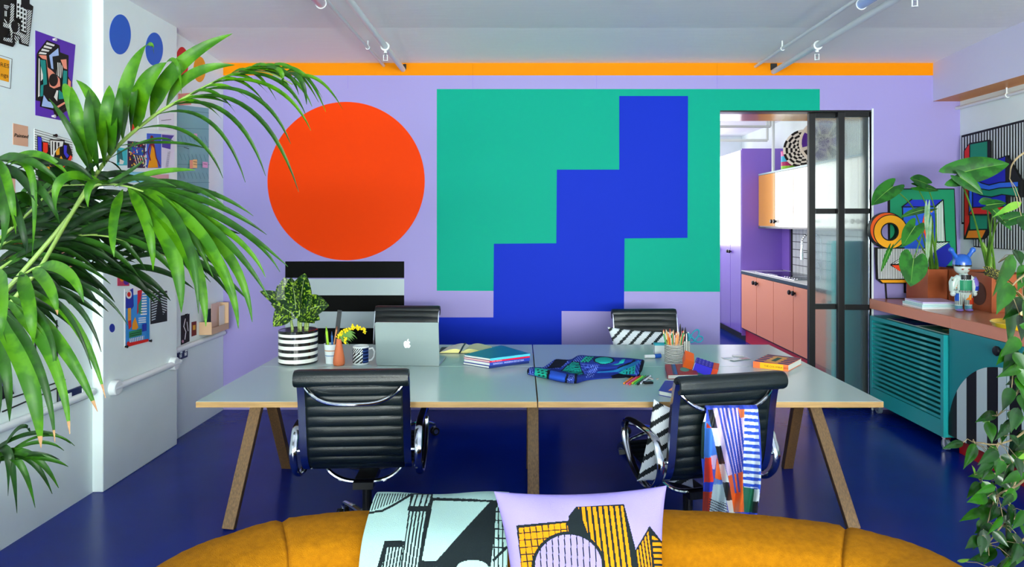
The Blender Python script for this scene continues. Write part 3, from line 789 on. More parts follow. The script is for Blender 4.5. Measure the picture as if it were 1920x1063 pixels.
b = MB(); b.tube([q+V((r*.98,0,.09)), q+V((r+.022,0,.096)), q+V((r+.034,0,.075)), q+V((r+.031,0,.045)), q+V((r+.016,0,.024)), q+V((r*.97,0,.02))], .0055, mat('china_handle', '#e6ebeb', .15), 10, sx=1.2); b.build('handle', t, smooth=60)
# laptop: lid back faces the viewer
L0 = V((-.665, 4.0, TZ))
t = thing('laptop', L0, 'open silver laptop seen from behind with a glowing apple logo on its lid', 'laptop', local=True); t.rotation_euler = (0, 0, math.radians(-3))
b = MB(); b.box((-.185,.01,0), (.185,.26,.012), M['alu']); o = b.build('base', t, bevel=.004)
b = MB(); b.box((-.165,.03,.0121), (.165,.15,.0128), pm('#16181b', .5)); b.build('keyboard', o, smooth=0)
tilt = Matrix.Rotation(math.radians(8), 3, 'X')
pts = []; 
def rrect(w, h, r, n=6):
    o_ = []
    for cx_, cz_, a0 in ((w/2-r, h-r, 0), (-w/2+r, h-r, 90), (-w/2+r, r, 180), (w/2-r, r, 270)):
        for k in range(n+1):
            a = math.radians(a0+90*k/n); o_.append((cx_+r*math.cos(a), cz_+r*math.sin(a)))
    return o_
lidp = lambda x, z, y=0.: V((0,.006,.008))+tilt@V((x, y, z))
b = MB(); b.prism([lidp(x, z) for x, z in rrect(.375, .256, .012)], tilt@V((0,.007,0)), M['alu']); o = b.build('lid', t, smooth=30, bevel=.0015)
b = MB(); b.prism([lidp(x, z, .0072) for x, z in [(-.17,.02),(.17,.02),(.17,.24),(-.17,.24)]], tilt@V((0,.0005,0)), pm('#0c0e12', .15)); b.build('screen', o, smooth=0)
ap = []                                            # apple outline, unit about 1 high
raw = [(0,.30),(.10,.34),(.24,.36),(.36,.27),(.40,.20),(.30,.10),(.27,-.03),(.32,-.17),(.43,-.25),(.37,-.39),(.26,-.52),(.15,-.55),(.06,-.50),(-.04,-.50),(-.14,-.55),(-.25,-.52),(-.37,-.36),(-.44,-.12),(-.43,.12),(-.33,.30),(-.18,.36),(-.07,.33)]
s_ = .044
b = MB(); w_ = mat('lit_logo', '#ffffff', .4, emit=1.1)
cp = catmull([V((x,0,z)) for x, z in raw+[raw[0]]], 4)
b.face([lidp(p.x*s_, .128+p.z*s_, -.0008) for p in cp[:-1]], w_)
b.face([lidp(x*s_, .128+z*s_, -.0008) for x, z in ((.02,.40),(.04,.52),(.11,.62),(.22,.68),(.21,.55),(.13,.44))], w_); tag(b.build('apple_logo', o, recalc=False, dbl=False), 'lit white apple logo')
t.location = L0
# open notebook
q = T(868, 662)
t = thing('open_notebook', q, 'open cream notebook with a dark ribbon lying beside the laptop', 'notebook')
b = MB(); P = []
for side, sgn in (('l', -1), ('r', 1)):
    P = []
    for i in range(13):
        u = i/12; x = sgn*u*.15; z = .012+.022*math.sin(PI*min(1, u*1.25))**.7*(1-u*.6) if u < 1 else .004
        P.append([q+V((x, -.01, z)), q+V((x+.03, .19, z))])
    b = MB(); b.grid(P, pm('#ccd3a8' if sgn > 0 else '#dde0d0', .8)); Pb = [[p[0]*1, p[1]*1] for p in P]
    for p in Pb:
        for v in p: v.z = TZ+.003
    b.grid(Pb, pm('#e8e2a0', .8)); b.grid([[a[0] for a in P], [a[0] for a in Pb]], pm('#efe79a', .8)); b.grid([[a[1] for a in P], [a[1] for a in Pb]], pm('#e8e2a0', .8)); b.grid([[P[-1][0], P[-1][1]], [Pb[-1][0], Pb[-1][1]]], pm('#e8e2a0', .8))
    b.build('pages', t, smooth=50)
b = MB(); b.box(q+V((-.16,-.012,.0004)), q+V((.17,.195,.003)), pm('#15181c', .5)); b.build('cover', t, smooth=0)
b = MB(); b.tube([q+V((-.0,.19,.03)), q+V((-.005,.08,.03)), q+V((-.01,-.01,.022)), q+V((-.02,-.03,.006))], .003, pm('#20303e', .6), 6, sx=2); b.build('ribbon', t)
# stack of three books
def slab(name, pts, z0, z1, top, page, spines, label, cat='book', group=None, text=None, ctext=None, inset=.004, deco=None):
    """pts: 4 corners (x,y) counter-clockwise; spines = indices of edges with cover instead of page block"""
    c = sum((V((p[0], p[1], 0)) for p in pts), V((0,0,0)))/4; t_ = thing(name, (c.x, c.y, z0), label, cat, group)
    P = [V((p[0], p[1], z0)) for p in pts]; hgt = z1-z0; ct = min(.0025, hgt*.15)
    m = MB(); m.prism(P, (0,0,ct), top); m.prism([p+V((0,0,hgt-ct)) for p in P], (0,0,ct), top)
    for e in spines:
        a, d = P[e], P[(e+1) % 4]; nrm = V(((d-a).y, -(d-a).x, 0)).normalized()
        m.prism([a+V((0,0,ct)), d+V((0,0,ct)), d+V((0,0,hgt-ct)), a+V((0,0,hgt-ct))], -nrm*.002, top)
    o_ = m.build('cover', t_, smooth=0)
    m = MB(); cc = V((c.x, c.y, z0)); Q = [p+(cc-p).normalized()*inset for p in P]; m.prism([p+V((0,0,ct)) for p in Q], (0,0,hgt-2*ct), page); m.build('pages', t_, smooth=0)
    if deco: m = MB(); deco(m, P, hgt); m.build('cover_print', t_, smooth=0, recalc=False, dbl=False)
    return t_
def quad(*px): return [(T(*p).x, T(*p).y) for p in px]
def bil(P, hgt): return lambda u, v: P[0].lerp(P[1], u).lerp(P[3].lerp(P[2], u), v)+V((0,0,hgt))
def side(P, e, hgt): return lambda u, v: P[e].lerp(P[(e+1) % 4], u)+V((0,0,hgt*v))
pg = mat('page_edges', '#dfe4dc', .8, bump=.4, bscale=30, stretch=(1,1,90))
st3 = quad((917,691),(992,681),(938,664),(868,683))
def spine_text(s, colr, size, u0=.1):
    def d(m, P, hgt):
        a, b_ = P[0], P[1]; L = (b_-a).length; dr = (b_-a).normalized(); nn = V((dr.y, -dr.x, 0))
        text_faces(s, lambda x, y: a+dr*(u0*L+x)+V((0,0,hgt*.25+y))+nn*.0006, size, pm(colr, .6), m)
    return d
z = TZ+.0005
slab('book', st3, z, z+.0135, pm('#1d2d6b', .4), pg, (0,), 'bottom book of the stack by the open notebook, patterned dark spine', group=None)
sh = [(x+.004, y+.002) for x, y in st3]
slab('book', sh, z+.0137, z+.033, pm('#2a3f9e', .4), pg, (0,), 'blue-spined book with white lettering, third from the top of the stack', deco=spine_text('ESPAÑOLA   MODERNA ESCULTURA', '#cfd3ee', .013, .08))
slab('book', sh, z+.0332, z+.0425, pm('#d3163a', .4), pg, (0,), 'thin red-spined book, second from the top of the stack', deco=spine_text('MODA   ARTESANIA', '#f0b3bd', .0075, .05))
sh2 = [(x+.002, y+.004) for x, y in sh]
slab('book', sh2, z+.0427, z+.0565, mat('blue_cover', '#15708f', .35), pg, (), 'teal blue book lying on top of the book stack')
m_ = MB(); a, d_ = V((*sh2[0], z+.0427)), V((*sh2[1], z+.0427)); bt = [o for o in bpy.data.objects if o.name.startswith('book') and o.parent is None][-1]
nn = V(((d_-a).y, -(d_-a).x, 0)).normalized(); m_.prism([a, d_, d_+V((0,0,.0137)), a+V((0,0,.0137))], nn*.0006, pm('#4fbbe0', .4))
tag(m_.build('spine', bt, smooth=0), 'light blue spine')
# red notebook, patterned box, book under the chair, pocket guide
def deco_red(m, P, hgt):
    f_ = bil(P, hgt)
    for u0, u1, c in ((.18,.24,'#3d5068'), (.24,.33,'#356aa0'), (.33,.36,'#8a2a2c')): flat(m, Pg(c, u0,0,u1,0,u1+.02,1,u0+.02,1), lambda x, y: f_(x, y), (0,0,1), .0003)
    flat(m, El('#4f9a8c', .62, .45, .16, .2), lambda x, y: f_(x, y), (0,0,1), .0006)
rd = quad((1252,711),(1309,710),(1300,689),(1247,691))
slab('notebook', rd, TZ+.0004, TZ+.024, mat('red_cover', '#9c2a2a', .5), pg, (3,), 'thick red notebook with an elastic band near the pencil pots', 'notebook', deco=deco_red)
# bent patterned carton lying on the notebook
t = thing('patterned_carton', (1.03, 3.78, TZ+.03), 'small orange and blue patterned carton leaning on the red notebook', 'box')
Yb = 3.72
def cq(*px): return [onY(x, y, Y_) for x, y, Y_ in px]
A_, B_, C_, D_ = onY(1290,674,3.82), onY(1304,680,3.72), onY(1298,699,3.70), onY(1281,690,3.84)
def hexa(m, f4, back, mt): m.prism(f4, back, mt)
b = MB(); b.prism([onY(1285,672,3.86), onY(1302,679,3.80), onY(1297,693,3.80), onY(1280,688,3.86)], (.02,.09,.03), pm('#f2661c', .4)); b.build('end_flap', t, smooth=0)
b = MB(); fr_ = [onY(1303,680,3.795), onY(1336,691,3.72), onY(1331,707,3.72), onY(1298,694,3.795)]; b.prism(fr_, (.035,.1,.012), pm('#3f36d8', .4)); b.build('sleeve', t, smooth=0)
b = MB(); b.prism([onY(1336.3,691,3.715), onY(1347,693,3.70), onY(1342,707,3.70), onY(1331.3,707,3.715)], (.035,.1,.012), pm('#d8431a', .4)); b.build('end_cap', t, smooth=0)
b = MB(); 
for k in range(6): flat(b, El('#f4f4f4', 0,0,.004,.004,12), lambda x, y, k=k: fr_[0].lerp(fr_[3], (k+.5)/6)+V((x+.003,-.0015,y)), (0,-1,0), .0005)
for k in range(40):
    p_ = fr_[0].lerp(fr_[1], (k%10+.5)/10)+V((.035,.1,.012))*((k//10+.5)/4); flat(b, El(('#e8e4d0','#1b1b1b')[k%2], 0,0,.006,.006,10), lambda x, y, p_=p_: p_+V((x,y,-x*.25)), (0,0,1), .002+.0002*(k%3))
b.build('spot_print', t, smooth=0, recalc=False, dbl=False)
def deco_bl(m, P, hgt):
    f_ = bil(P, hgt); flat(m, Pg('#d05a2a', .45,.2,.9,.5,.6,.9), lambda x, y: f_(x, y), (0,0,1), .0003); flat(m, Pg('#f0a060', .3,.1,.5,.2,.4,.6), lambda x, y: f_(x, y), (0,0,1), .0006)
slab('notebook', quad((1235,741),(1290,752),(1310,724),(1247,722)), TZ+.0004, TZ+.024, pm('#3a3a9a', .4), pg, (), 'cream-paged notebook with purple cover half hidden behind the near right chair', 'notebook', deco=deco_bl)
def deco_gd(m, P, hgt):
    f_ = bil(P, hgt); ops_ = []
    for k in range(5): ops_ += Pg('#22285f', 0,.04+k*.2,1,.04+k*.2,1,.16+k*.2,0,.16+k*.2)
    ops_ += Pg('#e8a054', .27,.08,.68,.0,.68,.86,.27,.86)+Pg('#0f4a34', .40,.25,.55,.22,.55,.72,.40,.72)
    flat(m, ops_, lambda x, y: f_(x, y), (0,0,1), .0003)
    g_ = side(P, 0, hgt); a, b_ = P[0], P[1]; dr = (b_-a).normalized(); nn = V((dr.y, -dr.x, 0)); L = (b_-a).length
    flat(m, Pg('#f5b01a', .2,.06,.86,.06,.86,.94,.2,.94), lambda x, y: g_(x, y), nn, .0004)
    text_faces('THE COLOMBIA 2020', lambda x, y: a+dr*(L*.32+x)+V((0,0,.012+y))+nn*.0012, .014, pm('#3a2a10'), m)
gd = [(lambda p: (p.x, p.y))(T(*p)) for p in ((1412,689),(1478,696.5),(1503,683),(1441,675))]
slab('guide_book', gd, TZ+.0004, TZ+.036, mat('orange_cover', '#f0703a', .4), pg, (0,), 'chunky orange and navy striped paperback near the right desk corner', deco=deco_gd)
# loose cards
for i, (px, py, c, a, lab) in enumerate(((1366,672,'#5f8f93',10,'small blue-grey photo card, left of the loose cards'), (1384,668,'#d8dccf',-12,'pale photo card in the middle of the loose cards'), (1396,673,'#a95f5c',20,'reddish photo card, right of the loose cards'), (1378,675,'#cfd6d2',30,'white card in front of the other loose cards'))):
    q = T(px, py); t = thing('photo_card', q, lab, 'card'); b = MB(); b.obox(q+V((0,0,.001+i*.0012)), (.07,.05,.001), pm('#e6e8e4'), rz(a)); b.build('card', t, smooth=0)
    b = MB(); b.obox(q+V((0,0,.0016+i*.0012)), (.06,.04,.0003), pm(c, .3), rz(a)); b.build('picture', t, smooth=0)
# pencil pots
def pot(q, r, h, name, lab, vert=False):
    t_ = thing(name, q, lab, 'pot'); m = MB()
    if not vert:
        n_ = 25
        for i in range(n_): m.lathe([(r, h*i/n_), (r, h*(i+1)/n_)], q, blk if i % 2 else wht, 32)
    else:
        for k in range(44):
            a0, a1 = 2*PI*k/44, 2*PI*(k+1)/44; m.face([q+V((r*math.cos(a0), r*math.sin(a0), 0)), q+V((r*math.cos(a1), r*math.sin(a1), 0)), q+V((r*math.cos(a1), r*math.sin(a1), h)), q+V((r*math.cos(a0), r*math.sin(a0), h))], blk if k % 2 else wht)
    m.lathe([(r, h), (r-.003, h+.001), (r-.004, h-.002), (r-.004, .004), (0, .004)], q, blk, 32); m.build('cylinder', t_, smooth=40); return t_
q1 = V((.923, 4.12, TZ)); pot(q1, .057, .108, 'pencil_pot', 'pot with thin horizontal black and white stripes, full of coloured pencils')
r_ = random.Random(5); cols = ['#1f9a58','#e8a676','#2f8f5a','#f0b13a','#dd6a2a','#d8a478','#e04a2a','#9fd6d6','#d9a06c','#2a9a5c','#c98f60','#d2955e','#a92b20','#e7b07c','#52a8a8','#e88a3a','#dba274','#c9a070','#e0b080','#1c8a50','#e5c09a','#c24a30']
names = {'#1':'green','#2':'green','#e':'orange','#f':'yellow','#d':'tan','#9':'pale blue','#c':'light wood','#a':'dark red','#5':'aqua'}
for i, c in enumerate(cols):
    a = 2*PI*i/len(cols)*3.3; rr = .012+.03*(i % 3)/2
    lean = -.055+.115*i/len(cols)
    rod('pencil', q1+V((lean*.45, rr*math.sin(a)*.6, .008)), q1+V((lean*1.15, rr*math.sin(a), .15+.035*r_.random())), .0036, c, {'#1': 'green', '#2': 'green', '#e': 'pale orange', '#f': 'yellow', '#d': 'tan', '#9': 'pale blue', '#c': 'light wood', '#a': 'dark red', '#5': 'aqua'}[c[:2]]+' pencil with a '+['cream', 'wooden', 'dark red'][i % 3]+' tip in the '+('left' if i < 7 else 'middle' if i < 15 else 'right')+' of the horizontally striped pot', 'pencil', ['#e9c49a','#d9a878','#b23a2a'][i % 3], 'coloured pencils in the striped pot')
q2 = V((1.02, 4.28, TZ)); pot(q2, .04, .105, 'pen_pot', 'narrower pot with vertical black and white stripes behind the pencil pot', True)
for k, (dx, c, lab) in enumerate(((-.02,'#17181c','black marker at the left of the scissors pot'), (-.008,'#b3262a','red pen in the pot with the scissors'), (.006,'#22252c','black pen next to the scissors'))):
    rod('marker_pen', q2+V((dx,0,.006)), q2+V((dx*1.2,-.01,.165+.02*(k==0))), .006, c, lab, 'pen', '#101114')
t = thing('scissors', q2+V((.01,0,.01)), 'scissors with blue-green handles standing in the vertically striped pot', 'scissors')
b = MB(); b.beam(q2+V((.005,.01,.01)), q2+V((.03,.01,.155)), .012, .002, M['chrome'], up=V((0,1,0))); b.beam(q2+V((.012,.013,.01)), q2+V((.026,.013,.155)), .012, .002, M['chrome'], up=V((0,1,0))); b.build('blades', t, smooth=0)
tl = pm('#127f95', .35)
def ring(c, a, bb, ang): return [c+V((a*math.cos(t_)*math.cos(ang)-bb*math.sin(t_)*math.sin(ang), 0, a*math.cos(t_)*math.sin(ang)+bb*math.sin(t_)*math.cos(ang))) for t_ in [2*PI*k/24 for k in range(24)]]
c1 = onY(1302,630,4.27); c2 = onY(1311,636,4.27)
b = MB(); b.tube(ring(c1, .045, .02, math.radians(58)), .0045, tl, 8, closed=True); b.tube([q2+V((.03,.0,.15)), onY(1293,643,4.27)], .006, tl, 8); b.build('large_handle', t)
b = MB(); b.tube(ring(c2, .024, .017, math.radians(25)), .0045, tl, 8, closed=True); b.tube([q2+V((.025,.0,.15)), onY(1304,640,4.27)], .006, tl, 8); b.build('small_handle', t)
# small oddments behind the pot
q = T(1222,672); t = thing('glue_stick', q, 'white and blue glue stick lying beside the pencil pot', 'glue stick'); b = MB(); b.cyl(q+V((-.045,0,.012)), q+V((.02,.01,.012)), .011, M['white']); b.build('tube', t); b = MB(); b.cyl(q+V((.02,.01,.012)), q+V((.06,.016,.014)), .0135, pm('#1f55b0', .35)); b.build('cap', t)
q = T(1238,664); t = thing('lidded_box', q, 'small white box with a turquoise lid behind the pencil pot', 'box'); b = MB(); b.box(q+V((-.035,0,0)), q+V((.03,.05,.055)), M['white']); b.build('body', t, smooth=0); b = MB(); b.box(q+V((-.036,-.001,.0552)), q+V((.031,.051,.066)), pm('#3fb5c5', .4)); b.build('lid', t, smooth=0)
q = T(1409,706); rod('ballpoint_pen', q+V((-.03,-.05,.006)), q+V((.02,.035,.006)), .005, '#23306e', 'dark blue pen lying behind the near right chair back', 'pen', '#111111')
# coloured felt pens fanned on the desk
for i, (c, n_) in enumerate((('#e8842a','orange'),('#e05a8a','pink'),('#e2453a','red'),('#9be03a','lime green'),('#2faa5a','green'),('#14161a','black'),('#dfe6f5','white'))):
    a = T(1170+i*5.2, 720.5+(i%3), TZ); c_ = T(1190+i*5.0, 707+(i%2)*1.5, TZ)
    rod('felt_pen', a+V((0,0,.005)), c_+V((0,0,.007+.0015*(i%2))), .0045, c, n_+' felt pen in the fan of pens in front of the knitted throw', 'pen', '#1a1a1a' if i != 0 else '#e8c03a')
q = T(1215,719); t = thing('paper_clamp', q, 'small black clip beside the fanned felt pens', 'clip'); b = MB(); b.obox(q+V((0,0,.006)), (.05,.03,.011), M['black'], rz(12)); b.build('body', t, bevel=.003); b = MB(); b.obox(q+V((0,0,.0125)), (.03,.012,.001), pm('#5a6066', .3), rz(12)); b.build('plate', t, smooth=0)
q = T(1222,712); t = thing('sticky_tape', q, 'strip of orange and white paper beside the fanned felt pens', 'paper'); b = MB(); b.grid([[q+V((-.05+.014*i, 0, .004+.006*math.sin(i))), q+V((-.04+.014*i, .02, .004+.006*math.sin(i)))] for i in range(7)], pm('#e9e2d6')); b.build('strip', t, solid=.001); b = MB(); b.grid([[q+V((-.05+.014*i, .021, .004+.006*math.sin(i))), q+V((-.04+.014*i, .03, .004+.006*math.sin(i)))] for i in range(7)], pm('#c9692e')); b.build('edge_band', t, solid=.001)

# knitted throw on the desk: surface through rows of photographed contour
TK = '#10214f'; NV = '#0b1020'; B1 = '#2b3fae'; B2 = '#1d6aa0'; TE = '#18a7a0'; LM = '#39c8a2'
t = thing('knitted_throw', T(1100, 695), 'blue, teal and black patterned knitted throw rumpled on the desk', 'throw')
# cross profile: rows along depth, columns along length (image left->right)
rows = [  # each: list of (px, py, z)
 [(1100,717,.002),(1060,716,.004),(1030,709,.004),(1000,703,.004),(990,699,.004)],
]
cols_ = 60
front = [(990,700),(1000,703),(1015,706),(1040,711),(1065,716),(1080,718),(1095,716),(1110,710),(1122,706),(1140,704),(1165,703),(1190,704),(1196,703)]
def lerp2(l, u):
    k = u*(len(l)-1); i = min(int(k), len(l)-2); w_ = k-i; return tuple(l[i][j]*(1-w_)+l[i+1][j]*w_ for j in range(len(l[0])))
#   px, py, height above desk, listed for the front edge, roll top, valley, ridge, back edge
R_ = [
 [(990,702,.0),(1020,708,.0),(1050,715,.0),(1078,718,.0),(1094,714,.0),(1112,711,.0),(1135,709,.0),(1160,708,.0),(1185,707,.0),(1198,706,.0)],
 [(989,695,.022),(1012,701,.022),(1040,708,.026),(1070,712,.03),(1090,707,.03),(1112,703,.012),(1135,702,.01),(1160,701,.012),(1185,704,.02),(1200,700,.03)],
 [(993,690,.030),(1012,693,.032),(1035,698,.034),(1066,705,.036),(1090,703,.02),(1112,698,.02),(1135,696,.024),(1160,694,.03),(1186,697,.035),(1204,693,.045)],
 [(1000,689,.012),(1020,690,.012),(1045,694,.012),(1078,700,.012),(1100,694,.03),(1118,690,.045),(1140,690,.045),(1165,688,.045),(1190,686,.05),(1207,682,.06)],
 [(1016,690,.008),(1034,688,.02),(1056,686,.03),(1084,689,.04),(1106,688,.055),(1124,685,.055),(1146,684,.055),(1170,682,.055),(1194,679,.06),(1208,678,.065)],
 [(1030,682,.025),(1046,679,.04),(1066,679,.05),(1086,679,.06),(1106,680,.07),(1126,679,.07),(1150,678,.068),(1174,677,.068),(1194,676,.068),(1208,677,.066)],
 [(1040,675,.03),(1058,676,.035),(1070,677,.05),(1084,670,.07),(1104,671,.075),(1128,672,.072),(1152,673,.07),(1176,674,.07),(1194,675,.068),(1207,676,.062)],
 [(1046,674,.006),(1060,675,.006),(1072,674,.02),(1086,667,.06),(1108,668,.06),(1130,669,.058),(1154,671,.055),(1178,672,.055),(1196,674,.055),(1206,675,.05)],
]
G_ = []
Rv = [catmull([onZ(x, y, TZ+max(z, .003)) for x, y, z in r], 14) for r in R_]
ncol = len(Rv[0])
colsV = [catmull([Rv[i][j] for i in range(len(Rv))], 14) for j in range(ncol)]
ops = Pg('#1b2f86', 980,660,1215,660,1215,725,980,725)
ops += Hx('#6f86d8', 55, 4.2, 1.1, 1015,660,1062,660,1068,680,1050,692,1015,692)
ops += Pg(NV, 1044,672,1066,676,1052,690,1020,692,1030,688)
ops += Pg('#0f8f86', 1052,696,1074,678,1086,680,1094,702,1086,704)+Hx(NV, 4, 3.0, 1.0, 1052,696,1074,678,1086,680,1094,702,1086,704)+St(NV, 1.6, 1052,696,1074,678,1086,680,1094,703)
ops += Pg('#1fae94', 1003,690,1030,694,1027,709,1003,703)
for i in range(3):
    for j in range(3): ops += El(NV, 1009+i*8+j*1.2, 694.5+j*4.2+i*1.6, 2.9, 1.1, 10)
ops += Hx('#6f86d8', 75, 3.6, 1, 990,688,1001,690,1001,703,990,700)+Pg(NV, 988,688,992,688,992,702,988,702)+Pg(NV, 1027,694,1032,695,1029,710,1025,709)
ops += Pg('#2a57c8', 1032,695,1062,702,1060,716,1030,710)+Pg(NV, 1062,702,1066,703,1063,717,1059,716)+Hx('#6f86d8', 80, 3.2, 1, 1066,703,1078,704,1076,718,1063,717)+Pg(NV, 1078,700,1083,702,1080,719,1076,718)
ops += Hx('#4f68c8', 5, 4.5, 1, 1088,682,1108,684,1102,702,1096,703)+Hx('#4f68c8', 60, 6, 1, 1088,682,1108,684,1102,702,1096,703)
ops += Hx('#6f86d8', 62, 3.4, 1, 1108,684,1124,684,1112,708,1098,708)
ops += Pg('#1fae94', 1098,669,1114,669,1104,680,1088,680)
for i in range(3):
    for j in range(4): ops += El(NV, 1094+i*5.5+j*3, 679-j*2.9, 2.3, .8, 8)
ops += Hx('#6f86d8', 50, 3.6, .9, 1084,668,1097,668,1088,679,1074,679)
ops += El(NV, 1132,676,20,7.2)+El('#1a9d98', 1132,676.3,17,5.6)
ops += Pg('#1a9d98', 1146,685,1158,682,1166,675,1172,674,1168,681,1158,685)+Pg(NV, 1156,690,1176,682,1188,675,1192,676,1180,684,1160,692)
ops += Pg(B2, 1120,696,1150,694,1180,684,1196,676,1205,678,1186,690,1160,697,1120,700)
ops += Pg('#1a9d98', 1160,699,1192,685,1190,702,1165,702)+Hx(NV, 90, 6, 1, 1160,699,1192,685,1190,702,1165,702)
ops += Hx('#4f68c8', 65, 5, 1.6, 1192,682,1206,677,1202,704,1190,704)+Pg(NV, 1203,676,1210,676,1204,706,1196,706)
ops += Pg(NV, 1145,706,1160,701,1190,704,1198,707,1150,710)
woven('knit', [colsV], ops, '#1b2f86', attr_mat('knit_wool', .9, .5, 500), t, solid=.006)

# =====================  CUSHIONS AND SCARF  =====================
def pillow(name, corners, thick, ops, default, label, back='#222222', n=70, cat='cushion', rough=.85, key=None, bump=.35, puff=.9):
    """corners TL,TR,BR,BL in 3-D; front faces the side the winding points to"""
    TL, TR, BR, BL = [V(c) for c in corners]; nrm = (TR-TL).cross(BL-TL).normalized()
    c = (TL+TR+BR+BL)/4; t_ = thing(name, (c.x, c.y, min(p.z for p in (TL,TR,BR,BL))), label, cat)
    def grid(sg):
        P = []
        for i in range(n+1):
            r = []
            for j in range(n+1):
                u, v = j/n, i/n; a, b_ = 2*u-1, 2*v-1
                pu = 1-.07*(1-b_*b_)*0; 
                uu = .5+a/2*(1-.075*(1-b_*b_)); vv = .5+b_/2*(1-.085*(1-a*a))
                # edges pull inwards between the corners
                p = TL.lerp(TR, uu).lerp(BL.lerp(BR, uu), vv)
                w_ = (max(0, 1-a**2)*max(0, 1-b_**2))**.45
                wr = .004*math.sin(9*a+3*b_)*math.sin(7*b_-2*a)
                p = p+nrm*sg*(thick/2*w_*puff+wr*w_)
                r.append(p)
            P.append(r)
        return P
    woven('cover_front', [grid(1)], ops, default, attr_mat(name+'_cloth', rough, bump, 600), t_, key=key)
    m = MB(); m.grid(grid(-1), mat(name+'_back', back, .85, bump=.3, bscale=500)); m.build('cover_back', t_, smooth=180, recalc=False)
    return t_
# striped cushion on the far right chair (faces the viewer)
ops = Hx('#2b3234', -47, 15.5, 5.2, 1120,600,1310,600,1310,700,1120,700)
c_ = [onY(1139,613,4.88), onY(1288,622,4.84), onY(1270,712,4.78), onY(1158,712,4.80)]
pillow('striped_cushion', [c_[1], c_[0], c_[3], c_[2]], .12, ops, '#dfe7ea', 'white cushion with black diagonal stripes on the far right chair', '#dfe7ea', 60)
b_ = [o for o in bpy.data.objects if o.name == 'striped_cushion'][0]
# striped cushion standing on the near right chair, seen past its left side
def ck(x, y, z): return chp(1, x, y, z)
cs = [ck(-.24,-.17,.845), ck(-.15,.17,.80), ck(-.19,.22,.50), ck(-.22,-.14,.475)]
cs = [onY(1226,748,3.12), onY(1300,772,3.12), onY(1300,915,3.14), onY(1194,902,3.08)]
ops = Hx('#23282b', -30, 24, 9, 1150,700,1320,700,1320,960,1150,960)
pillow('striped_cushion', [cs[1], cs[0], cs[3], cs[2]], .11, ops, '#dfe5ea', 'white cushion with broad black stripes on the near right chair', '#dfe5ea', 60)
# scarf over the back bow of the near right chair
ops = Pg('#2f49c0', 1300,760,1440,760,1440,1000,1300,1000)
ops += Pg('#3b7be0', 1322,790,1345,790,1345,860,1320,860)+Pg('#0e2a24', 1312,776,1322,776,1320,860,1312,860)+Pg('#e8e6dd', 1314,775,1324,775,1323,790,1314,792)
ops += Pg('#e23a1c', 1325,792,1332,800,1334,802,1325,803)+Pg('#d9b6dc', 1332,855,1344,852,1340,880,1336,880)+Pg('#e8361c', 1322,858,1333,858,1338,903,1320,905)+Pg('#2638c8', 1320,904,1340,904,1336,922,1320,922)+Pg('#b8361e', 1318,922,1336,922,1334,960,1316,960)
ops += Pg('#e86a24', 1344,855,1352,890,1354,900,1340,897)+Pg('#5b83cc', 1340,896,1356,903,1360,915,1336,915)+Pg('#b9ccd2', 1337,908,1358,908,1364,960,1330,960)+Hx('#1c2336', 24, 4.4, 1.9, 1330,934,1362,944,1366,965,1328,965)
xs0, ys0 = 1324, 768; dx, dy = (1375-1334)/(960-768.), 1.
for k in range(6):
    y0 = 768+k*34; y1 = y0+34; f0 = lambda y: 1327+(y-768)*.205
    ops += Pg('#101413' if k % 2 == 0 else '#dfe6e2', f0(y0),y0,f0(y0)+11,y0,f0(y1)+12,y1,f0(y1),y1)
ops += Pg('#d6bfe2', 1337,766,1396,766,1396,885,1365,893)
for k in range(6): ops += Pg('#2142ac', 1345+k*7.6,766,1349+k*7.6,766,1377+k*5.2,890,1373+k*5.2,890)
ops += Pg('#e5641c', 1365,892,1393,884,1399,960,1376,960)+Pg('#2f55b8', 1372,889,1376,889,1382,925,1378,925)+Pg('#2f55b8', 1380,887,1384,887,1389,923,1385,923)
ops += Pg('#e5701c', 1384,766,1398,766,1397,782,1388,784)
ops += Pg('#dfe8ea', 1396,766,1421,766,1428,915,1393,915)+Hx('#1f4cc0', 5, 12.2, 6, 1396,766,1421,766,1428,915,1393,915)
ops += Pg('#1b6a4e', 1393,912,1415,917,1412,960,1395,960)+Pg('#dfe8ea', 1415,917,1424,917,1424,942,1412,942)+Pg('#0c1114', 1412,940,1422,940,1420,962,1410,962)
t = thing('striped_scarf', onY(1370, 955, 2.92), 'long multicoloured striped silk scarf hanging over the near right chair back', 'scarf')
P = []
edgeL = [(1325,768),(1316,800),(1314,850),(1319,900),(1317,960),(1316,1000)]; edgeR = [(1421,767),(1425,800),(1428,860),(1426,915),(1420,960),(1420,1000)]
n = 210; wv = 170; 
for i in range(n+1):
    v = i/n; l = lerp2(edgeL, v); r = lerp2(edgeR, v); row = []
    for j in range(wv+1):
        u = j/wv; x = l[0]+(r[0]-l[0])*u; y = l[1]+(r[1]-l[1])*u
        Yd = 2.90+.02*v+(.010+.012*v)*math.sin(u*PI*7+1.5*v+.6)+.006*math.sin(u*23+v*3)
        row.append(onY(x, y, Yd))
    P.append(row)
# back part over the bow and behind
bk = []
for k in range(1, 9):
    a = PI*k/8*.5; bk.append([p+V((0, .03*math.sin(a), .012*math.sin(2*a)-(.0 if k < 8 else .01))) for p in P[0]])
woven('silk', [bk[::-1]+P], ops, '#2f49c0', attr_mat('silk', .35, .05, 200, .1, spec=.5), t, solid=.0015)
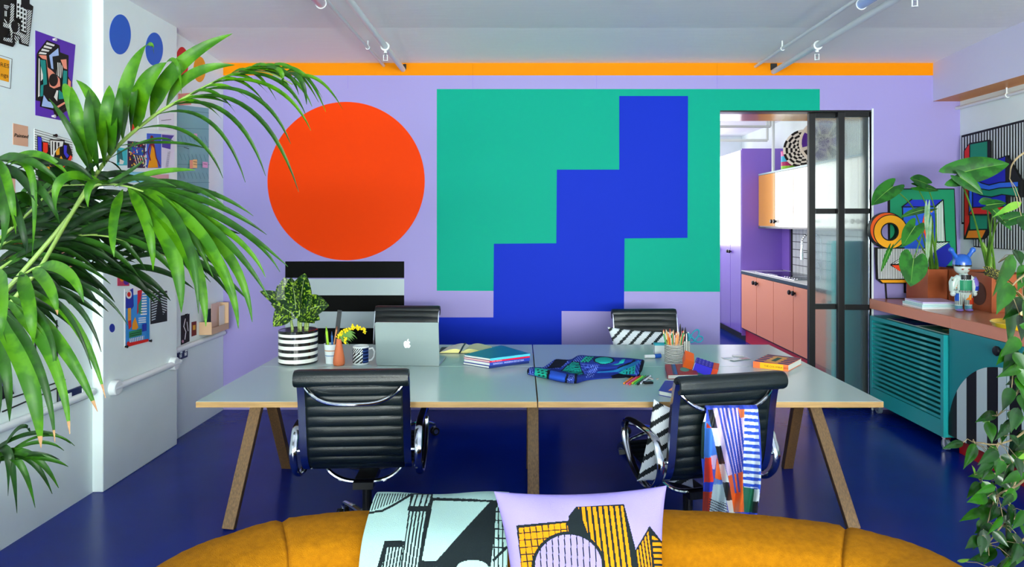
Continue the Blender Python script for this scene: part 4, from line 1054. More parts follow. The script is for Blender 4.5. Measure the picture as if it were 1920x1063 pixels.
# =====================  SOFA  =====================
t = thing('curved_sofa', (.08, 1.2, 0), 'curved mustard yellow woven sofa with its back toward the desk', 'sofa')
SP = catmull([V((x, y, 0)) for x, y in [(-.97,.5),(-.965,1.0),(-.95,1.45),(-.885,1.735),(-.80,1.855),(-.685,1.95),(-.45,2.01),(0,2.03),(.42,2.015),(.656,1.985),(.862,1.926),(.985,1.85),(1.07,1.745),(1.125,1.5),(1.14,1.0),(1.14,.5)]], 10)
def sp(i):
    i = max(0, min(len(SP)-1, i)); d = (SP[min(i+1, len(SP)-1)]-SP[max(i-1, 0)]).normalized(); return SP[i], V((-d.y, d.x, 0))
def sweep(i0, i1, prof, m, wob=0.):
    b = MB(); P = []
    for i in range(i0, i1+1):
        p, n_ = sp(i); e = 0 if i0 < i < i1 else 1; row = []
        for k, (dr, z) in enumerate(prof):
            w_ = wob*(math.sin(i*2.3+k*.9)+math.sin(i*.9)*.6)
            sh = -.007*e if dr > -.1 else .007*e
            row.append(p+n_*(dr+sh+w_*.5)+V((0,0,z-(.007*e if z > .6 else 0)+w_)))
        P.append(row)
    b.grid(P, m, wrap=True); b.face(P[0], m); b.face(P[-1][::-1], m); return b
roll = [(-.21,.70),(-.208,.722),(-.19,.742),(-.15,.755),(-.08,.762),(-.03,.762),(-.008,.752),(.0,.73),(.002,.66),(-.01,.64),(-.2,.64),(-.212,.68)]
cuts = [0, 25, 50, 76, 103, 128, 150]
for a0, a1 in zip(cuts, cuts[1:]): sweep(a0, a1, roll, M['mustard'], .0006).build('back_rail', t, smooth=60)
bk = [(-.19,.40),(-.195,.66),(-.17,.70),(-.03,.70),(-.012,.6),(-.012,.12),(-.03,.10),(-.19,.10)]
for a0, a1 in zip(cuts, cuts[1:]): sweep(a0, a1, bk, M['mustard']).build('back_panel', t, smooth=50)
for a0, a1 in ((22, 75), (75, 128)):
    inner = [sp(i)[0]+sp(i)[1]*-.2 for i in range(a0, a1+1, 3)]
    pts = inner+([V((inner[-1].x, .75, 0)), V((inner[0].x, .75, 0))] if a0 == 22 else [V((inner[-1].x, .75, 0)), V((inner[0].x, .75, 0))])
    b = MB(); b.prism([p+V((0,0,.14)) for p in pts], (0,0,.31), M['mustard']); b.build('seat_cushion', t, smooth=40, bevel=.03, seg=3)
for x, y in ((-.85,.6), (1.02,.6), (-.6,1.8), (.75,1.8)):
    b = MB(); b.cyl((x,y,0), (x,y,.14), .018, M['blackmetal']); b.build('foot', t)
MT, BK = '#93b3ae', '#141d20'
ops = Pg(MT, 600,900,960,900,960,1100,600,1100)
ops += Pg(MT, 700,930,760,930,720,955,692,964)+Hx(BK, 108, 4.6, 2.0, 703,930,770,930,735,948,692,963)+St(BK, 4, 690,966,718,961,740,950,770,932)
ops += Pg(BK, 770,930,812,930,800,1010,786,1063,752,1063,762,1000)
ops += Pg(MT, 776,932,808,932,802,953,770,953)+Hx(BK, 105, 9.6, 3.2, 776,932,808,932,802,953,770,953)+Pg(BK, 766,953,803,953,801,961,764,961)
ops += Pg(MT, 768,963,799,963,784,1063,754,1063)+Hx(BK, 98, 6.4, 3.0, 768,963,799,963,784,1063,754,1063)
ops += Pg(BK, 722,1016,762,1016,756,1027,722,1027)+Pg(BK, 722,1016,730,1018,716,1063,708,1063)+Hx(BK, 100, 6, 2.8, 724,1026,760,1026,752,1063,716,1063)
ops += Pg(BK, 808,937,935,941,920,1063,785,1063)
ops += Hx(MT, 102, 12, 7, 812,931,895,932,893,940,808,938)+Pg(MT, 900,932,930,933,930,942,896,941)
ops += Pg(MT, 812,943,919,945,818,1052,792,1051)
ops += El(MT, 886,1063,30,13)+Pg(MT, 862,1062,922,1062,918,1075,850,1075)
ops += Pg(MT, 931,955,945,955,950,1063,922,1063)+Hx(BK, 90, 8, 2.4, 931,955,945,955,950,1063,922,1063)+Hx(BK, 3, 16, 2.4, 931,955,945,955,950,1040,922,1040)
ops += Hx(BK, 88, 6, 3, 786,1057,852,1057,850,1070,784,1070)+Pg(BK, 672,1030,676,1030,668,1063,662,1063)+St(BK, 5, 926,1050,950,1028)
th = thing('knitted_blanket', (-.25, 1.9, .5), 'mint and black geometric knitted blanket draped over the sofa back beside the lilac cushion', 'blanket')
prof = [(2.06,.40),(2.055,.60),(2.04,.74),(2.0,.795),(1.94,.812),(1.87,.80),(1.80,.775),(1.765,.745),(1.745,.70),(1.735,.62),(1.73,.50)]
pp = catmull([V((0,y,z)) for y, z in prof], 26); P = []
for p in pp:
    row = []
    for j in range(261):
        u = j/260; xl = -.415; xr = -.035
        x = xl+(xr-xl)*u; row.append(V((x*(1 if True else 0), p.y-.018*(abs(x-.04))**1.0*0+.004*math.sin(u*9), p.z-.012*(1-u)*0+.003*math.sin(u*7+p.y*20))))
    P.append(row)
woven('knit', [P], ops, MT, attr_mat('blanket_wool', .95, .5, 500), th, solid=.014)
OR = '#d87f08'; LL = '#9083c8'
ops = Pg(BK, 968,985,1066,976,1066,968,1080,950,1170,945,1192,1030,1218,986,1245,1020,1248,1100,982,1100)
ops += Pg(OR, 973,990,1063,980,1066,997,1010,1063,1010,1100,978,1100)+Hx(BK, 84, 11.5, 1.8, 973,990,1064,980,1066,997,1010,1100,978,1100)+Hx(BK, -5, 13.5, 1.8, 973,990,1064,980,1066,997,1010,1100,978,1100)
ops += Pg(OR, 1084,951,1168,948,1190,1100,1138,1100,1104,1005)+Hx(BK, 83, 10.5, 4.2, 1080,950,1168,948,1190,1100,1138,1100,1100,1005)
ops += El(BK, 1066,1066,70,70)+El(LL, 1066,1066,64,64)+Hx(BK, 88, 11.5, 2.0, [(1066+64*math.cos(2*PI*k/40), 1066+64*math.sin(2*PI*k/40)) for k in range(40)])
ops += Pg(OR, 1193,1034,1217,994,1226,1100,1200,1100)+Hx(BK, 82, 6, 2.6, 1193,1034,1217,994,1226,1100,1200,1100)+Pg(OR, 1222,1000,1243,1022,1246,1100,1230,1100)+Hx(BK, 4, 11, 4.5, 1222,1000,1243,1022,1246,1100,1230,1100)+St(BK, 4, 1217,990,1230,1100)
c_ = [onY(926,921,1.80), onY(1250,910,1.80), onY(1256,1200,1.62), onY(966,1215,1.62)]
pillow('lilac_cushion', [c_[1], c_[0], c_[3], c_[2]], .15, ops, LL, 'lilac cushion with an orange and black city block print on the sofa', '#151518', 260, puff=.8)
# =====================  RIGHT SIDE: COUNTER, CUPBOARDS, PLAN CHEST  =====================
RX = 2.96; CZ = .945
t = thing('counter_top', (3.35, 4.2, .86), 'thick salmon counter along the right wall under the art boards', 'worktop')
b = MB(); b.box((RX, 4.71, .862), (XR-.002, WY-.002, CZ-.004), M['salmon']); b.box((RX, 1.2, .862), (XR-.002, 4.707, CZ-.004), M['salmon']); b.build('slab', t, smooth=0)
b = MB(); b.box((RX+.001, 1.2, CZ-.0039), (XR-.002, WY-.002, CZ), M['salmon_top']); b.build('surface', t, smooth=0)
t = thing('base_cabinet', (3.35, 3.4, 0), 'teal base cupboards with black knobs and a black and white striped arch', 'cabinet')
b = MB(); b.box((RX+.02, 1.3, .12), (XR-.002, 4.725, .86), M['teal']); b.build('body', t, smooth=0)
b = MB(); b.box((RX+.07, 1.3, 0), (XR-.002, 4.72, .12), pm('#b3141c', .4)); b.build('plinth', t, smooth=0)
yd = [4.724, 4.16, 3.60, 3.04, 2.48, 1.92, 1.3]
arch = lambda y0, y1, yc, R=.575, z0=.125, n=10: [V((RX-.0012, y, z)) for y, z in ([(y1, z0), (y0, z0)]+[(y0+(y1-y0)*k/n, z0+math.sqrt(max(0, R*R-(y0+(y1-y0)*k/n-yc)**2))) for k in range(n+1)])]
for k in range(6):
    d = MB(); y1, y0 = yd[k]-.002, yd[k+1]+.002; d.box((RX, y0, .124), (RX+.019, y1, .858), M['teal'])
    o = d.build('door', t, smooth=0, bevel=.0015)
    yk = y0+.05 if k % 2 == 0 else y1-.05
    h = MB(); knob(h, (RX, yk, .80), r=.03); h.build('knob', o)
    m = MB(); yc = yd[(k//2)*2+1]; R = .575; Wd = .1; j = 0; y = yc+R
    while y > yc-R:
        a_, b_ = max(y-Wd, yc-R), y; lo, hi = max(a_, y0), min(b_, y1)
        if hi-lo > .003: m.face(arch(lo, hi, yc), pm('#0c0e10' if j % 2 == 0 else '#c3d2d4', .35))
        y -= Wd; j += 1
    m.build('striped_arch', o, smooth=0, recalc=False)
# plan chest on castors
t = thing('plan_chest', (3.3, 5.2, 0), 'teal metal plan chest with many shallow open trays on casters under the counter', 'plan chest')
x0, x1, ya, yb, za, zb = 2.93, 3.62, 4.735, 5.735, .10, .81
b = MB(); m_ = M['tealmetal']
b.box((x0, ya, za), (x0+.03, ya+.035, zb), m_); b.box((x0, yb-.035, za), (x0+.03, yb, zb), m_)
b.box((x0, ya+.036, zb-.03), (x0+.03, yb-.036, zb), m_); b.box((x0, ya+.036, za), (x0+.02, yb-.036, za+.115), m_)
b.box((x0+.031, ya, za), (x1, ya+.012, zb), m_); b.box((x0+.031, yb-.012, za), (x1, yb, zb), m_); b.box((x1-.01, ya+.013, za), (x1, yb-.013, zb), m_); b.box((x0+.031, ya+.013, za), (x1-.011, yb-.013, za+.02), m_); 
b.build('frame', t, smooth=0)
b = MB(); b.box((x0+.02, ya+.04, zb-.004), (x1-.01, yb-.04, zb), m_); b.build('top', t, smooth=0)
N = 15; z_ = za+.122; dz = (zb-.034-z_)/N
for k in range(N):
    b = MB(); z0 = z_+k*dz; b.box((x0+.006, ya+.04, z0), (x1-.02, yb-.04, z0+.002), m_); b.box((x0+.002, ya+.04, z0), (x0+.006, yb-.04, z0+.019), m_)
    b.face([(x0+.0018, ya+.2, z0+.003), (x0+.0018, ya+.28, z0+.003), (x0+.0018, ya+.28, z0+.016), (x0+.0018, ya+.2, z0+.016)], pm('#5fb6b4', .3))
    b.build('tray', t, smooth=0, recalc=False)
for (x, y) in ((x0+.05, ya+.05), (x0+.05, yb-.05), (x1-.06, ya+.05), (x1-.06, yb-.05)):
    b = MB(); b.cyl((x-.013, y, .038), (x+.013, y, .038), .037, pm('#6f7f8c', .4), 20); b.cyl((x-.016, y, .038), (x+.016, y, .038), .016, M['polished'], 14); b.box((x-.02, y-.02, .078), (x+.02, y+.02, .0995), M['polished']); b.box((x-.019, y-.012, .03), (x-.015, y+.012, .08), M['polished']); b.box((x+.015, y-.012, .03), (x+.019, y+.012, .08), M['polished']); b.build('caster', t)
# prints on top of the chest
for i, (yy_, c, lab) in enumerate(((5.35, '#1c2a6a', 'dark blue print lying flat on top of the teal plan chest'), (4.95, '#2a6a58', 'green and orange print lying flat on the plan chest, nearer the striped arch'))):
    t = thing('art_print', (3.2, yy_, zb), lab, 'print'); b = MB(); b.box((2.97, yy_-.19, zb+.0005), (3.4, yy_+.19, zb+.002), pm('#c9cdc6')); b.build('paper', t, smooth=0)
    b = MB(); f_ = lambda x, y, yy_=yy_: V((2.97+x*.43, yy_-.19+y*.38, zb+.002)); flat(b, Pg(c, .03,.03,.97,.03,.97,.97,.03,.97)+Pg('#d97a34' if i else '#27409a', .1,.2,.5,.1,.6,.7)+El('#b7c46a' if i else '#1d7aa0', .5,.5,.3,.12), f_, (0,0,1)); b.build('artwork', t, smooth=0, recalc=False)
# ---- stack of pale boxes ----
irid = mat('iridescent_card', '#dcd6f0', .25, coat=.6)
for i, (z0, h, c1, c2, lab) in enumerate(((CZ+.0005, .03, '#bfe6ea', '#e8f0f4', 'flat pale turquoise box, lower of the two stacked on the counter'), (CZ+.031, .022, '#cdbfe8', '#d8ecec', 'flat lilac-white box, upper of the two stacked on the counter'))):
    t = thing('flat_box', (3.23, 5.3, z0), lab, 'box', 'pale boxes stacked on the counter'); s_ = .012*i
    q = [onZ(1694, 567, CZ), onZ(1708, 572.5, CZ), onZ(1758, 572, CZ), onZ(1752, 566.5, CZ)]
    q = [V((3.00+s_, 5.37-s_, z0)), V((2.985+s_, 5.08+s_, z0)), V((3.26-s_, 5.08+s_, z0)), V((3.31-s_, 5.37-s_, z0))]
    b = MB(); b.prism(q, (0,0,h*.45), pm(c2, .3)); b.build('base', t, smooth=0, bevel=.001)
    b = MB(); b.prism([p+V((0,0,h*.46)) for p in q], (0,0,h*.54), pm(c1, .25)); b.build('lid', t, smooth=0, bevel=.001)
# ---- rust planter with philodendron ----
pz = CZ+.277
def planter(px0, px1, py0, py1, lab, hole):
    t = thing('rust_planter', ((px0+px1)/2, (py0+py1)/2, CZ), lab, 'planter'); w_ = .012; b = MB()
    b.box((px0, py0, CZ+.0005), (px1, py1, CZ+.012), M['rust'])
    for lo, hi in (((px0,py0,CZ+.012),(px0+w_,py1,pz)), ((px1-w_,py0,CZ+.012),(px1,py1,pz)), ((px0+w_,py0,CZ+.012),(px1-w_,py0+w_,pz)), ((px0+w_,py1-w_,CZ+.012),(px1-w_,py1,pz))): b.box(lo, hi, M['rust'])
    b.build('box', t, smooth=0, bevel=.002)
    if hole:
        b = MB(); b.prism([V((px0-.0005, 5.02+.085*math.cos(a), CZ+.125+.085*math.sin(a))) for a in [2*PI*k/40 for k in range(40)]], (-.0015,0,0), mat('dark_rust', '#4f2312', .6)); tag(b.build('round_recess', t, smooth=0), 'dark round recess')
    b = MB(); b.box((px0+w_, py0+w_, pz-.05), (px1-w_, py1-w_, pz-.02), M['soil']); b.build('soil', t, smooth=0)
planter(3.212, 3.50, 5.39, 5.69, 'rust metal planter nearer the lilac wall, behind the small figurine', False)
planter(3.365, 3.69, 4.88, 5.37, 'rust metal planter with a dark round recess, nearer the trailing fig', True)
t = thing('philodendron', (3.4, 5.2, pz-.02), 'arrow-leaved climbing plant growing from the rust planter in front of the art boards', 'plant')
ph = leaf_mat('arrow_leaf', '#1d5a1c', '#2f7a24', 12, .5, .3, .25); phb = leaf_mat('pale_arrow_leaf', '#7fae8c', '#a9c8a4', 12, .5, .35, .25); vein = pm('#7fae4f', .5)
def arrow(mb, base, tip, w, m, nrm, lobe=.32, midm=vein):
    base = V(base); tip = V(tip); d = (tip-base); L = d.length; d.normalize(); side = d.cross(V(nrm)).normalized(); up = side.cross(d).normalized()
    n = 14; cols_ = []
    for s_ in (-1, 1):
        P = []
        for i in range(n+1):
            u = i/n; wid = w/2*(math.sin(PI*min(1, .34+.66*u))**.8 if u < 1 else 0.02)
            wid = max(.001, wid); cpt = base+d*(L*u)-V((0,0,.10*L*u*u)); row = []
            for k in range(6):
                v = k/5; back = lobe*L*max(0, 1-u*2.4)*math.sin(PI*min(1, v*.82))**1.3 if u < .42 else 0
                row.append(cpt+side*(s_*wid*v)-d*back+up*(wid*v*.22-.3*wid*v*v*.5))
            P.append(row)
        cols_.append(P); mb.grid(P, m)
    mb.tube([base+d*(L*u/8)-V((0,0,.10*L*(u/8)**2))+up*.001 for u in range(8)], [.0025*(1-u/9) for u in range(8)], midm, 5)
stems0 = V((3.33, 5.52, pz-.018)); stems1 = V((3.47, 5.06, pz-.018))
PL = [ # base px, tip px, width px, depth, normal, which stem, material
 ((1674,350),(1634,379),36,5.0,(-.3,-1,.6),0,ph), ((1738,345),(1706,330),30,5.2,(0,-1,.5),0,ph), ((1720,350),(1760,354),20,5.2,(0,-1,.6),0,ph),
 ((1795,326),(1892,298),50,4.75,(-.1,-1,.25),1,ph), ((1800,332),(1843,360),26,4.7,(-.4,-1,.3),1,ph), ((1716,424),(1692,458),30,4.7,(-.5,-1,.1),0,ph), ((1738,392),(1688,402),20,4.9,(0,-.6,1),0,ph),
 ((1713,486),(1707,532),52,4.6,(-.1,-1,.2),0,ph), ((1742,425),(1738,492),9,4.8,(-.9,-1,.1),0,phb), ((1739,388),(1736,432),9,4.85,(-.9,-1,.1),0,phb),
 ((1862,394),(1897,428),24,4.4,(.2,-1,.6),1,ph), ((1860,380),(1835,375),22,4.4,(0,-1,.7),1,ph), ((1892,412),(1925,400),26,4.2,(0,-1,.5),1,ph), ((1668,468),(1652,505),9,4.7,(-.8,-1,0),0,ph), ((1850,385),(1887,378),26,4.3,(0,-1,.9),1,ph)]
for i, (a_, c_, w_, Y_, nr, st_, mm) in enumerate(PL):
    A = onY(*a_, Y_); B = onY(*c_, Y_-.06); s0 = (stems0 if st_ == 0 else stems1)+V((.02*math.sin(i), .03*math.cos(i*2), 0))
    m = MB(); mid1 = s0.lerp(A, .45)+V((.03*math.sin(i*1.3), 0, .22*(A-s0).length*.8 if i not in (7,) else .3)); 
    pts = catmull([s0, s0+V((0,0,.06))+(A-s0)*.08, mid1, A], 8); m.tube(pts, [.0085-.005*k/(len(pts)-1) for k in range(len(pts))], pm('#5f9432', .45), 8)
    o = m.build('stem', t)
    m = MB(); arrow(m, A, B, w_*Y_/F, mm, V(nr)); m.build('leaf', t, smooth=60, dbl=False)
m = MB(); m.tube([stems1+V((.0,-.02,0)), stems1+V((-.01,-.02,.12)), stems1+V((-.05,0,.24))], [.028,.02,.008], mat('sheath', '#7fae3a', .45, vary=.2, vscale=12), 10); m.build('crown', t)
# ---- vinyl-style figurine ----
FG = onZ(1807, 581.5, CZ); FG = V((3.115, 4.80-.02, CZ)); FG = V((3.225, 4.975, CZ))
fx, fy = FG.x, FG.y; k_ = fy/F       # metres per photo pixel at its depth
t = thing('figurine', FG, 'small painted figurine in a blue eared helmet and patchwork overalls standing before the rust planter', 'figurine')
gl = lambda c: pm(c, .15, coat=.5)
sk, bl = gl('#cfe0dc'), gl('#2a63c8')
def fp(px, z_px, dy=0.): return V((fx+(px-1807)*k_, fy+dy, CZ+(580-z_px)*k_))
b = MB()
for s_ in (-1, 1):
    b.tube([fp(1807+s_*9,577), fp(1807+s_*9,568), fp(1807+s_*8,555), fp(1807+s_*6.5,545), fp(1807+s_*5,540)], [5.8*k_, 6.2*k_, 8.2*k_, 8.4*k_, 7*k_], sk, 16)
b.tube([fp(1807,548), fp(1807,542), fp(1807,530), fp(1807,518), fp(1807,512), fp(1807,506)], [12*k_, 13.5*k_, 13.5*k_, 12*k_, 8*k_, 5*k_], sk, 20)
for s_ in (-1, 1): b.tube([fp(1807+s_*9,516), fp(1807+s_*17,523), fp(1807+s_*20,534), fp(1807+s_*20,543)], [6*k_, 7*k_, 6.5*k_, 5.5*k_], sk, 14)
b.ball(fp(1804,498), 13.5*k_, sk, 24, (1,1,.95))
b.build('body', t, smooth=70)
b = MB(); prof = [(0,17),(5,16.5),(10,13.5),(14,8.5),(15.5,2),(15.5,-3.5),(14,-4)]; b.lathe([(r*k_, z*k_) for r, z in prof], fp(1804,489.5), bl, 32)
for s_ in (-1, 1): b.tube([fp(1804+s_*10,480), fp(1804+s_*17,470), fp(1804+s_*20,465.5)], [4.2*k_, 3.4*k_, 4.6*k_], bl, 12); b.ball(fp(1804+s_*20.5,465), 5*k_, bl, 12)
b.build('helmet', t, smooth=60)
b = MB(); b.lathe([(15.8*k_, 0), (15.8*k_, 3*k_)], fp(1804,495.5), gl('#0d0f12'), 32); b.build('helmet_band', t)
b = MB()
for dx_ in (-7, 5): b.ball(fp(1804+dx_,500.5,-13.0*k_), 1.9*k_, pm('#a8452e'), 8, (1.2,.4,.7))
b.ball(fp(1802.5,503,-13.6*k_), .9*k_, sk, 8); b.tube([fp(1801,507,-12*k_), fp(1804,507.6,-12.1*k_)], .35*k_, pm('#7a4a3a'), 6); tag(b.build('face', t), 'painted eyes, nose and mouth')
def wrap(cx, z0, z1, r, a0, a1, c, name, n=8):
    m = MB(); P = [[fp(cx, z)+V((r*k_*math.sin(a0+(a1-a0)*i/n), -r*k_*math.cos(a0+(a1-a0)*i/n), 0)) for z in (z0, z1)] for i in range(n+1)]; m.grid(P, gl(c)); return m
b = MB()
for (cx, z0, z1, r, a0, a1, c) in ((1807,540,521,13.9,-1.0,1.0,'#1f8f66'), (1807,521,511,12.2,-.9,.9,'#0f1114'), (1798,560,546,8.7,-1.4,-.5,'#2455b8'), (1816,558,545,8.8,-1,0,'#f0901e'), (1816,566,554,8.4,-.4,1.3,'#e2401c')):
    m = wrap(cx, z0, z1, r, a0, a1, c, 'x'); b.v, b.f, b.m, b.mats, = b.v, b.f, b.m, b.mats; b.add(m.v, m.f, m.mats[0])
for cx in (1798, 1816):
    for i in range(9):
        a = -1.3+i*.33; m = wrap(cx, 567, 545, 8.5, a, a+.1, '#15171a', 'x', 1); b.add(m.v, m.f, m.mats[0])
for i in range(13): a = -1.1+i*.18; m = wrap(1807, 544, 540, 14, a, a+.08, '#15171a', 'x', 1); b.add(m.v, m.f, m.mats[0])
b.build('overalls_print', t, recalc=False, dbl=False)
b = MB(); b.tube([fp(1823,518), fp(1827,526), fp(1828,532)], [7.2*k_, 7.4*k_, 7*k_], gl('#7d6cc8'), 14); b.tube([fp(1828,532.5), fp(1828,541)], [7*k_, 6.2*k_], gl('#2340b8'), 14); b.build('left_sleeve', t)
b = MB(); b.tube([fp(1791,518), fp(1787,526), fp(1786.5,541)], [7.0*k_, 7.2*k_, 6*k_], gl('#b9cfc8'), 14); r_ = random.Random(2)
for i in range(26): b.ball(fp(1787+r_.uniform(-5,5), r_.uniform(520,540), -5.6*k_), .8*k_, gl(['#101214','#101214','#f0901e'][i%3]), 6)
b.build('right_sleeve', t)
for s_, c in ((-1, '#cfe0dc'), (1, '#cfe0dc')):
    m = MB(); m.ball(fp(1807+s_*20,547), 5*k_, gl(c), 12); 
    m.build('hand', t)
for s_ in (-1, 1):
    m = MB(); m.ball(fp(1807+s_*9,577,-2*k_), 6.3*k_, gl('#8a78cc'), 14, (1,1.35,.5)); m.cyl(fp(1807+s_*9,576), fp(1807+s_*9,569), 6.4*k_, gl('#4f8fa6'), 14); m.build('shoe', t)
# ---- striped cream pot on a yellow tray ----
q = V((2.53+.62, 4.0, CZ)); q = onZ(1895, 603, CZ+.03)
t = thing('tray', V((q.x+.08, q.y-.05, CZ)), 'round bright yellow tray under the potted fig on the counter', 'tray')
b = MB(); b.lathe([(0,.001),(.19,.001),(.205,.028),(.2,.03),(.187,.009),(0,.009)], V((q.x+.08, q.y-.05, CZ)), mat('yellow_gloss', '#f2cc12', .2, coat=.4), 40); b.build('dish', t, smooth=50)
pc = V((q.x+.07, q.y-.04, CZ+.0095))
t = thing('striped_planter', pc, 'cream pot with fine pink and yellow vertical stripes on the yellow tray', 'pot')
b = MB(); R = .105
for k in range(60):
    a0, a1 = 2*PI*k/60, 2*PI*(k+1)/60; c = ('#e9e2b0','#caa03a')[k % 2]
    b.face([pc+V((R*math.cos(a0), R*math.sin(a0), .0)), pc+V((R*math.cos(a1), R*math.sin(a1), .0)), pc+V((R*math.cos(a1), R*math.sin(a1), .17)), pc+V((R*math.cos(a0), R*math.sin(a0), .17))], pm(c, .4))
b.lathe([(R,.17),(R-.006,.171),(R-.008,.15),(R-.008,.004),(0,.004)], pc, pm('#e9e2b0', .4), 40); b.build('pot', t, smooth=30)
b = MB(); b.lathe([(0,.155),(R-.008,.15)], pc, M['soil'], 24); b.build('soil', t)
t = thing('speckled_plant', pc+V((0,0,.15)), 'dark yellow-speckled leafy plant in the striped pot on the yellow tray', 'plant')
sp_ = leaf_mat('gold_speckled_leaf', '#10200c', '#d6c84a', 140, .6, .4, .1)
r_ = random.Random(11)
for i in range(15):
    a = r_.uniform(0, 2*PI); b = MB(); s0 = pc+V((.03*math.cos(a), .03*math.sin(a), .15)); e = s0+V((.11*math.cos(a)-.02, .09*math.sin(a), r_.uniform(.06,.22))); b.tube([pc+V((.015*math.cos(a), .015*math.sin(a), .15)), s0.lerp(e, .5)+V((0,0,.03)), e], .003, pm('#3f5a22'), 6)
    leaf(b, e, e+V((.09*math.cos(a)-.01, .06*math.sin(a)-.02, r_.uniform(-.04,.07))), .05, sp_, V((0,-1,.5)), .1, .2, 8, 'oval'); b.build('leaf', t, smooth=60, dbl=False)
q2 = onZ(1912, 607, CZ+.03)
t = thing('trinket', V((q2.x, q2.y-.02, CZ+.0285)), 'small red and blue trinket at the edge of the yellow tray', 'trinket'); q2 = V((q2.x, q2.y-.02, CZ+.03)); b = MB(); b.cyl(q2, q2+V((0,0,.022)), .022, pm('#2f62b0', .3), 16); b.build('base', t); b = MB(); b.ball(q2+V((0,0,.036)), .018, pm('#c8283a', .3), 14); b.build('knob', t)

# =====================  ART BOARDS  =====================
def board(name, outline, ops, f, n, th, label, cat='wall art', off=.003, edge='#0b0c0e', group=None):
    n = V(n); P = [f(x, y)+n*(off) for x, y in pairs(outline)]; c = sum(P, V((0,0,0)))/len(P)
    t_ = thing(name, c, label, cat, group); m = MB(); m.prism(P, n*th, pm(edge, .5)); m.build('board', t_, smooth=0)
    m = MB(); flat(m, ops, f, n, off+th+.0006, .00025, .5); m.build('artwork', t_, smooth=0, recalc=False, dbl=False); return t_
fB = lambda x, y: onY(x, y, WY); nB = (0,-1,0); BK2 = '#0b0c0e'
GN = '#178a5f'
ops = Pg(GN, 1666.5,355.5,1785.5,355.5,1790,498,1768,498,1666.5,498)
ops += Pg('#1b2fb4', 1688,388,1706,374.5,1764,374.5,1750,388)+Pg('#2a5fd8', 1690,389,1749,389,1751,452,1720,476,1690,478)+Hx('#dfe3e2', 90, 3.3, 2.2, 1751,389,1765,376,1769,452,1753,452)+Pg('#1b3fb8', 1744,400,1751,398,1753,452,1746,458)
ops += Hx('#dfe3e2', -30, 2.6, 1.7, 1715,476,1745,455,1776,453,1762,463,1742,476,1700,500)
ops += Pg('#1722a0', 1742,476,1763,463,1776,455,1782,470,1783,485,1770,500,1755,515,1730,512,1725,500)+St(BK2, 2, 1688,388,1749,388,1764,375)+St(BK2, 2, 1689,388,1690,430)+St(BK2, 2, 1765,375,1769,453)+St(BK2, 2, 1750,389,1753,453)+St(BK2, 2, 1706,374,1688,388)
ops += St(BK2, 2, 1700,490,1742,455,1776,453)
ops += Pg('#f0481e', 1730,398,1734,395,1737,402,1736,440,1741,480,1744,490,1735,492,1737,470,1730,440,1724,425)+Pg('#1c8c6c', 1739,400,1744,405,1742,430,1745,450,1741,470,1748,488,1744,491,1740,470,1737,440)+Pg('#f0a31c', 1739,394,1746,396,1742,399)+St(BK2, 1.2, 1736,396,1739,440,1737,470,1745,492)
board('art_board', (1663.5,353.5,1787,353.5,1793,500,1762,516,1700,516,1700,488,1665,470), ops, fB, nB, .018, 'large green and blue cut-out art board on the lilac wall behind the climbing plant')
ops = Pg('#2a62d8', 1696.5,516,1745,516,1745,546,1696.5,546)
board('art_board', (1694,513,1748,513,1748,549,1694,549), ops, fB, nB, .012, 'small plain blue black-edged board low on the lilac wall left of the rust planter')
ops = Hx('#dfe3e2', 90, 3.1, 2.0, 1640,466,1745,466,1745,522,1642,522)+Pg(BK2, 1664,495,1692,478,1692,512,1664,497)+Hx('#dfe3e2', -30, 3.2, 2.2, 1668,494,1692,479,1692,494)
ops += Pg('#f0481e', 1667,496.5,1690,496.5,1692,512,1678,506)+Pg('#f0a31c', 1645,524,1745,524,1742,529,1650,529)
b_ = board('art_board', (1637,463.5,1692,463.5,1692,468,1700,480,1715,500,1715,531,1650,531,1640,523), ops, fB, (0,-1,0), .012, 'white hatched board with an orange wedge, below the yellow ring on the lilac wall', off=.022)
# ring (a round board with a hole)
t = thing('ring_board', onY(1667,433,WY-.06), 'round yellow-orange ring-shaped wall piece with a black outline', 'wall art')
def ring_mesh(cx, cy, ro, ri, c, y, th, cx2=None, cy2=None):
    m = MB(); n = 56; cx2 = cx if cx2 is None else cx2; cy2 = cy if cy2 is None else cy2
    O = [onY(cx+ro*math.cos(2*PI*k/n), cy+ro*math.sin(2*PI*k/n), y) for k in range(n)]; I = [onY(cx2+ri*math.cos(2*PI*k/n), cy2+ri*math.sin(2*PI*k/n), y) for k in range(n)]
    d = V((0, th, 0)); m.grid([[o, i, i+d, o+d, o] for o, i in zip(O+O[:1], I+I[:1])], pm(c, .45)); return m
b = ring_mesh(1664.5,431.5,33.5,17.5,BK2, WY-.071, .045, 1665.5,433); b.build('black_backing', t, smooth=40)
b = ring_mesh(1663.5,430.5,31.3,18.2,'#ea5a1a', WY-.0735, .002, 1665.5,433); b.build('orange_rim', t, smooth=40)
b = ring_mesh(1670,434.5,32.5,15,BK2, WY-.0765, .0025, 1668.5,434.5); b.build('outline', t, smooth=40)
b = ring_mesh(1670,434.5,30.8,17.2,'#f6a81a', WY-.079, .002, 1668.5,434.5); b.build('yellow_face', t, smooth=40)
# thin black wire stand line below
t = thing('wire_outline', onY(1680,545,WY-.01), 'thin black outline frame on the lilac wall above the counter', 'wall art'); b = MB()
for (a_, c_) in (((1660,530),(1662,560)), ((1662,560),(1696,560))): b.beam(onY(*a_, WY-.006), onY(*c_, WY-.006), .012, .01, M['black'], up=V((0,1,0)))
b.build('outline', t, smooth=0)
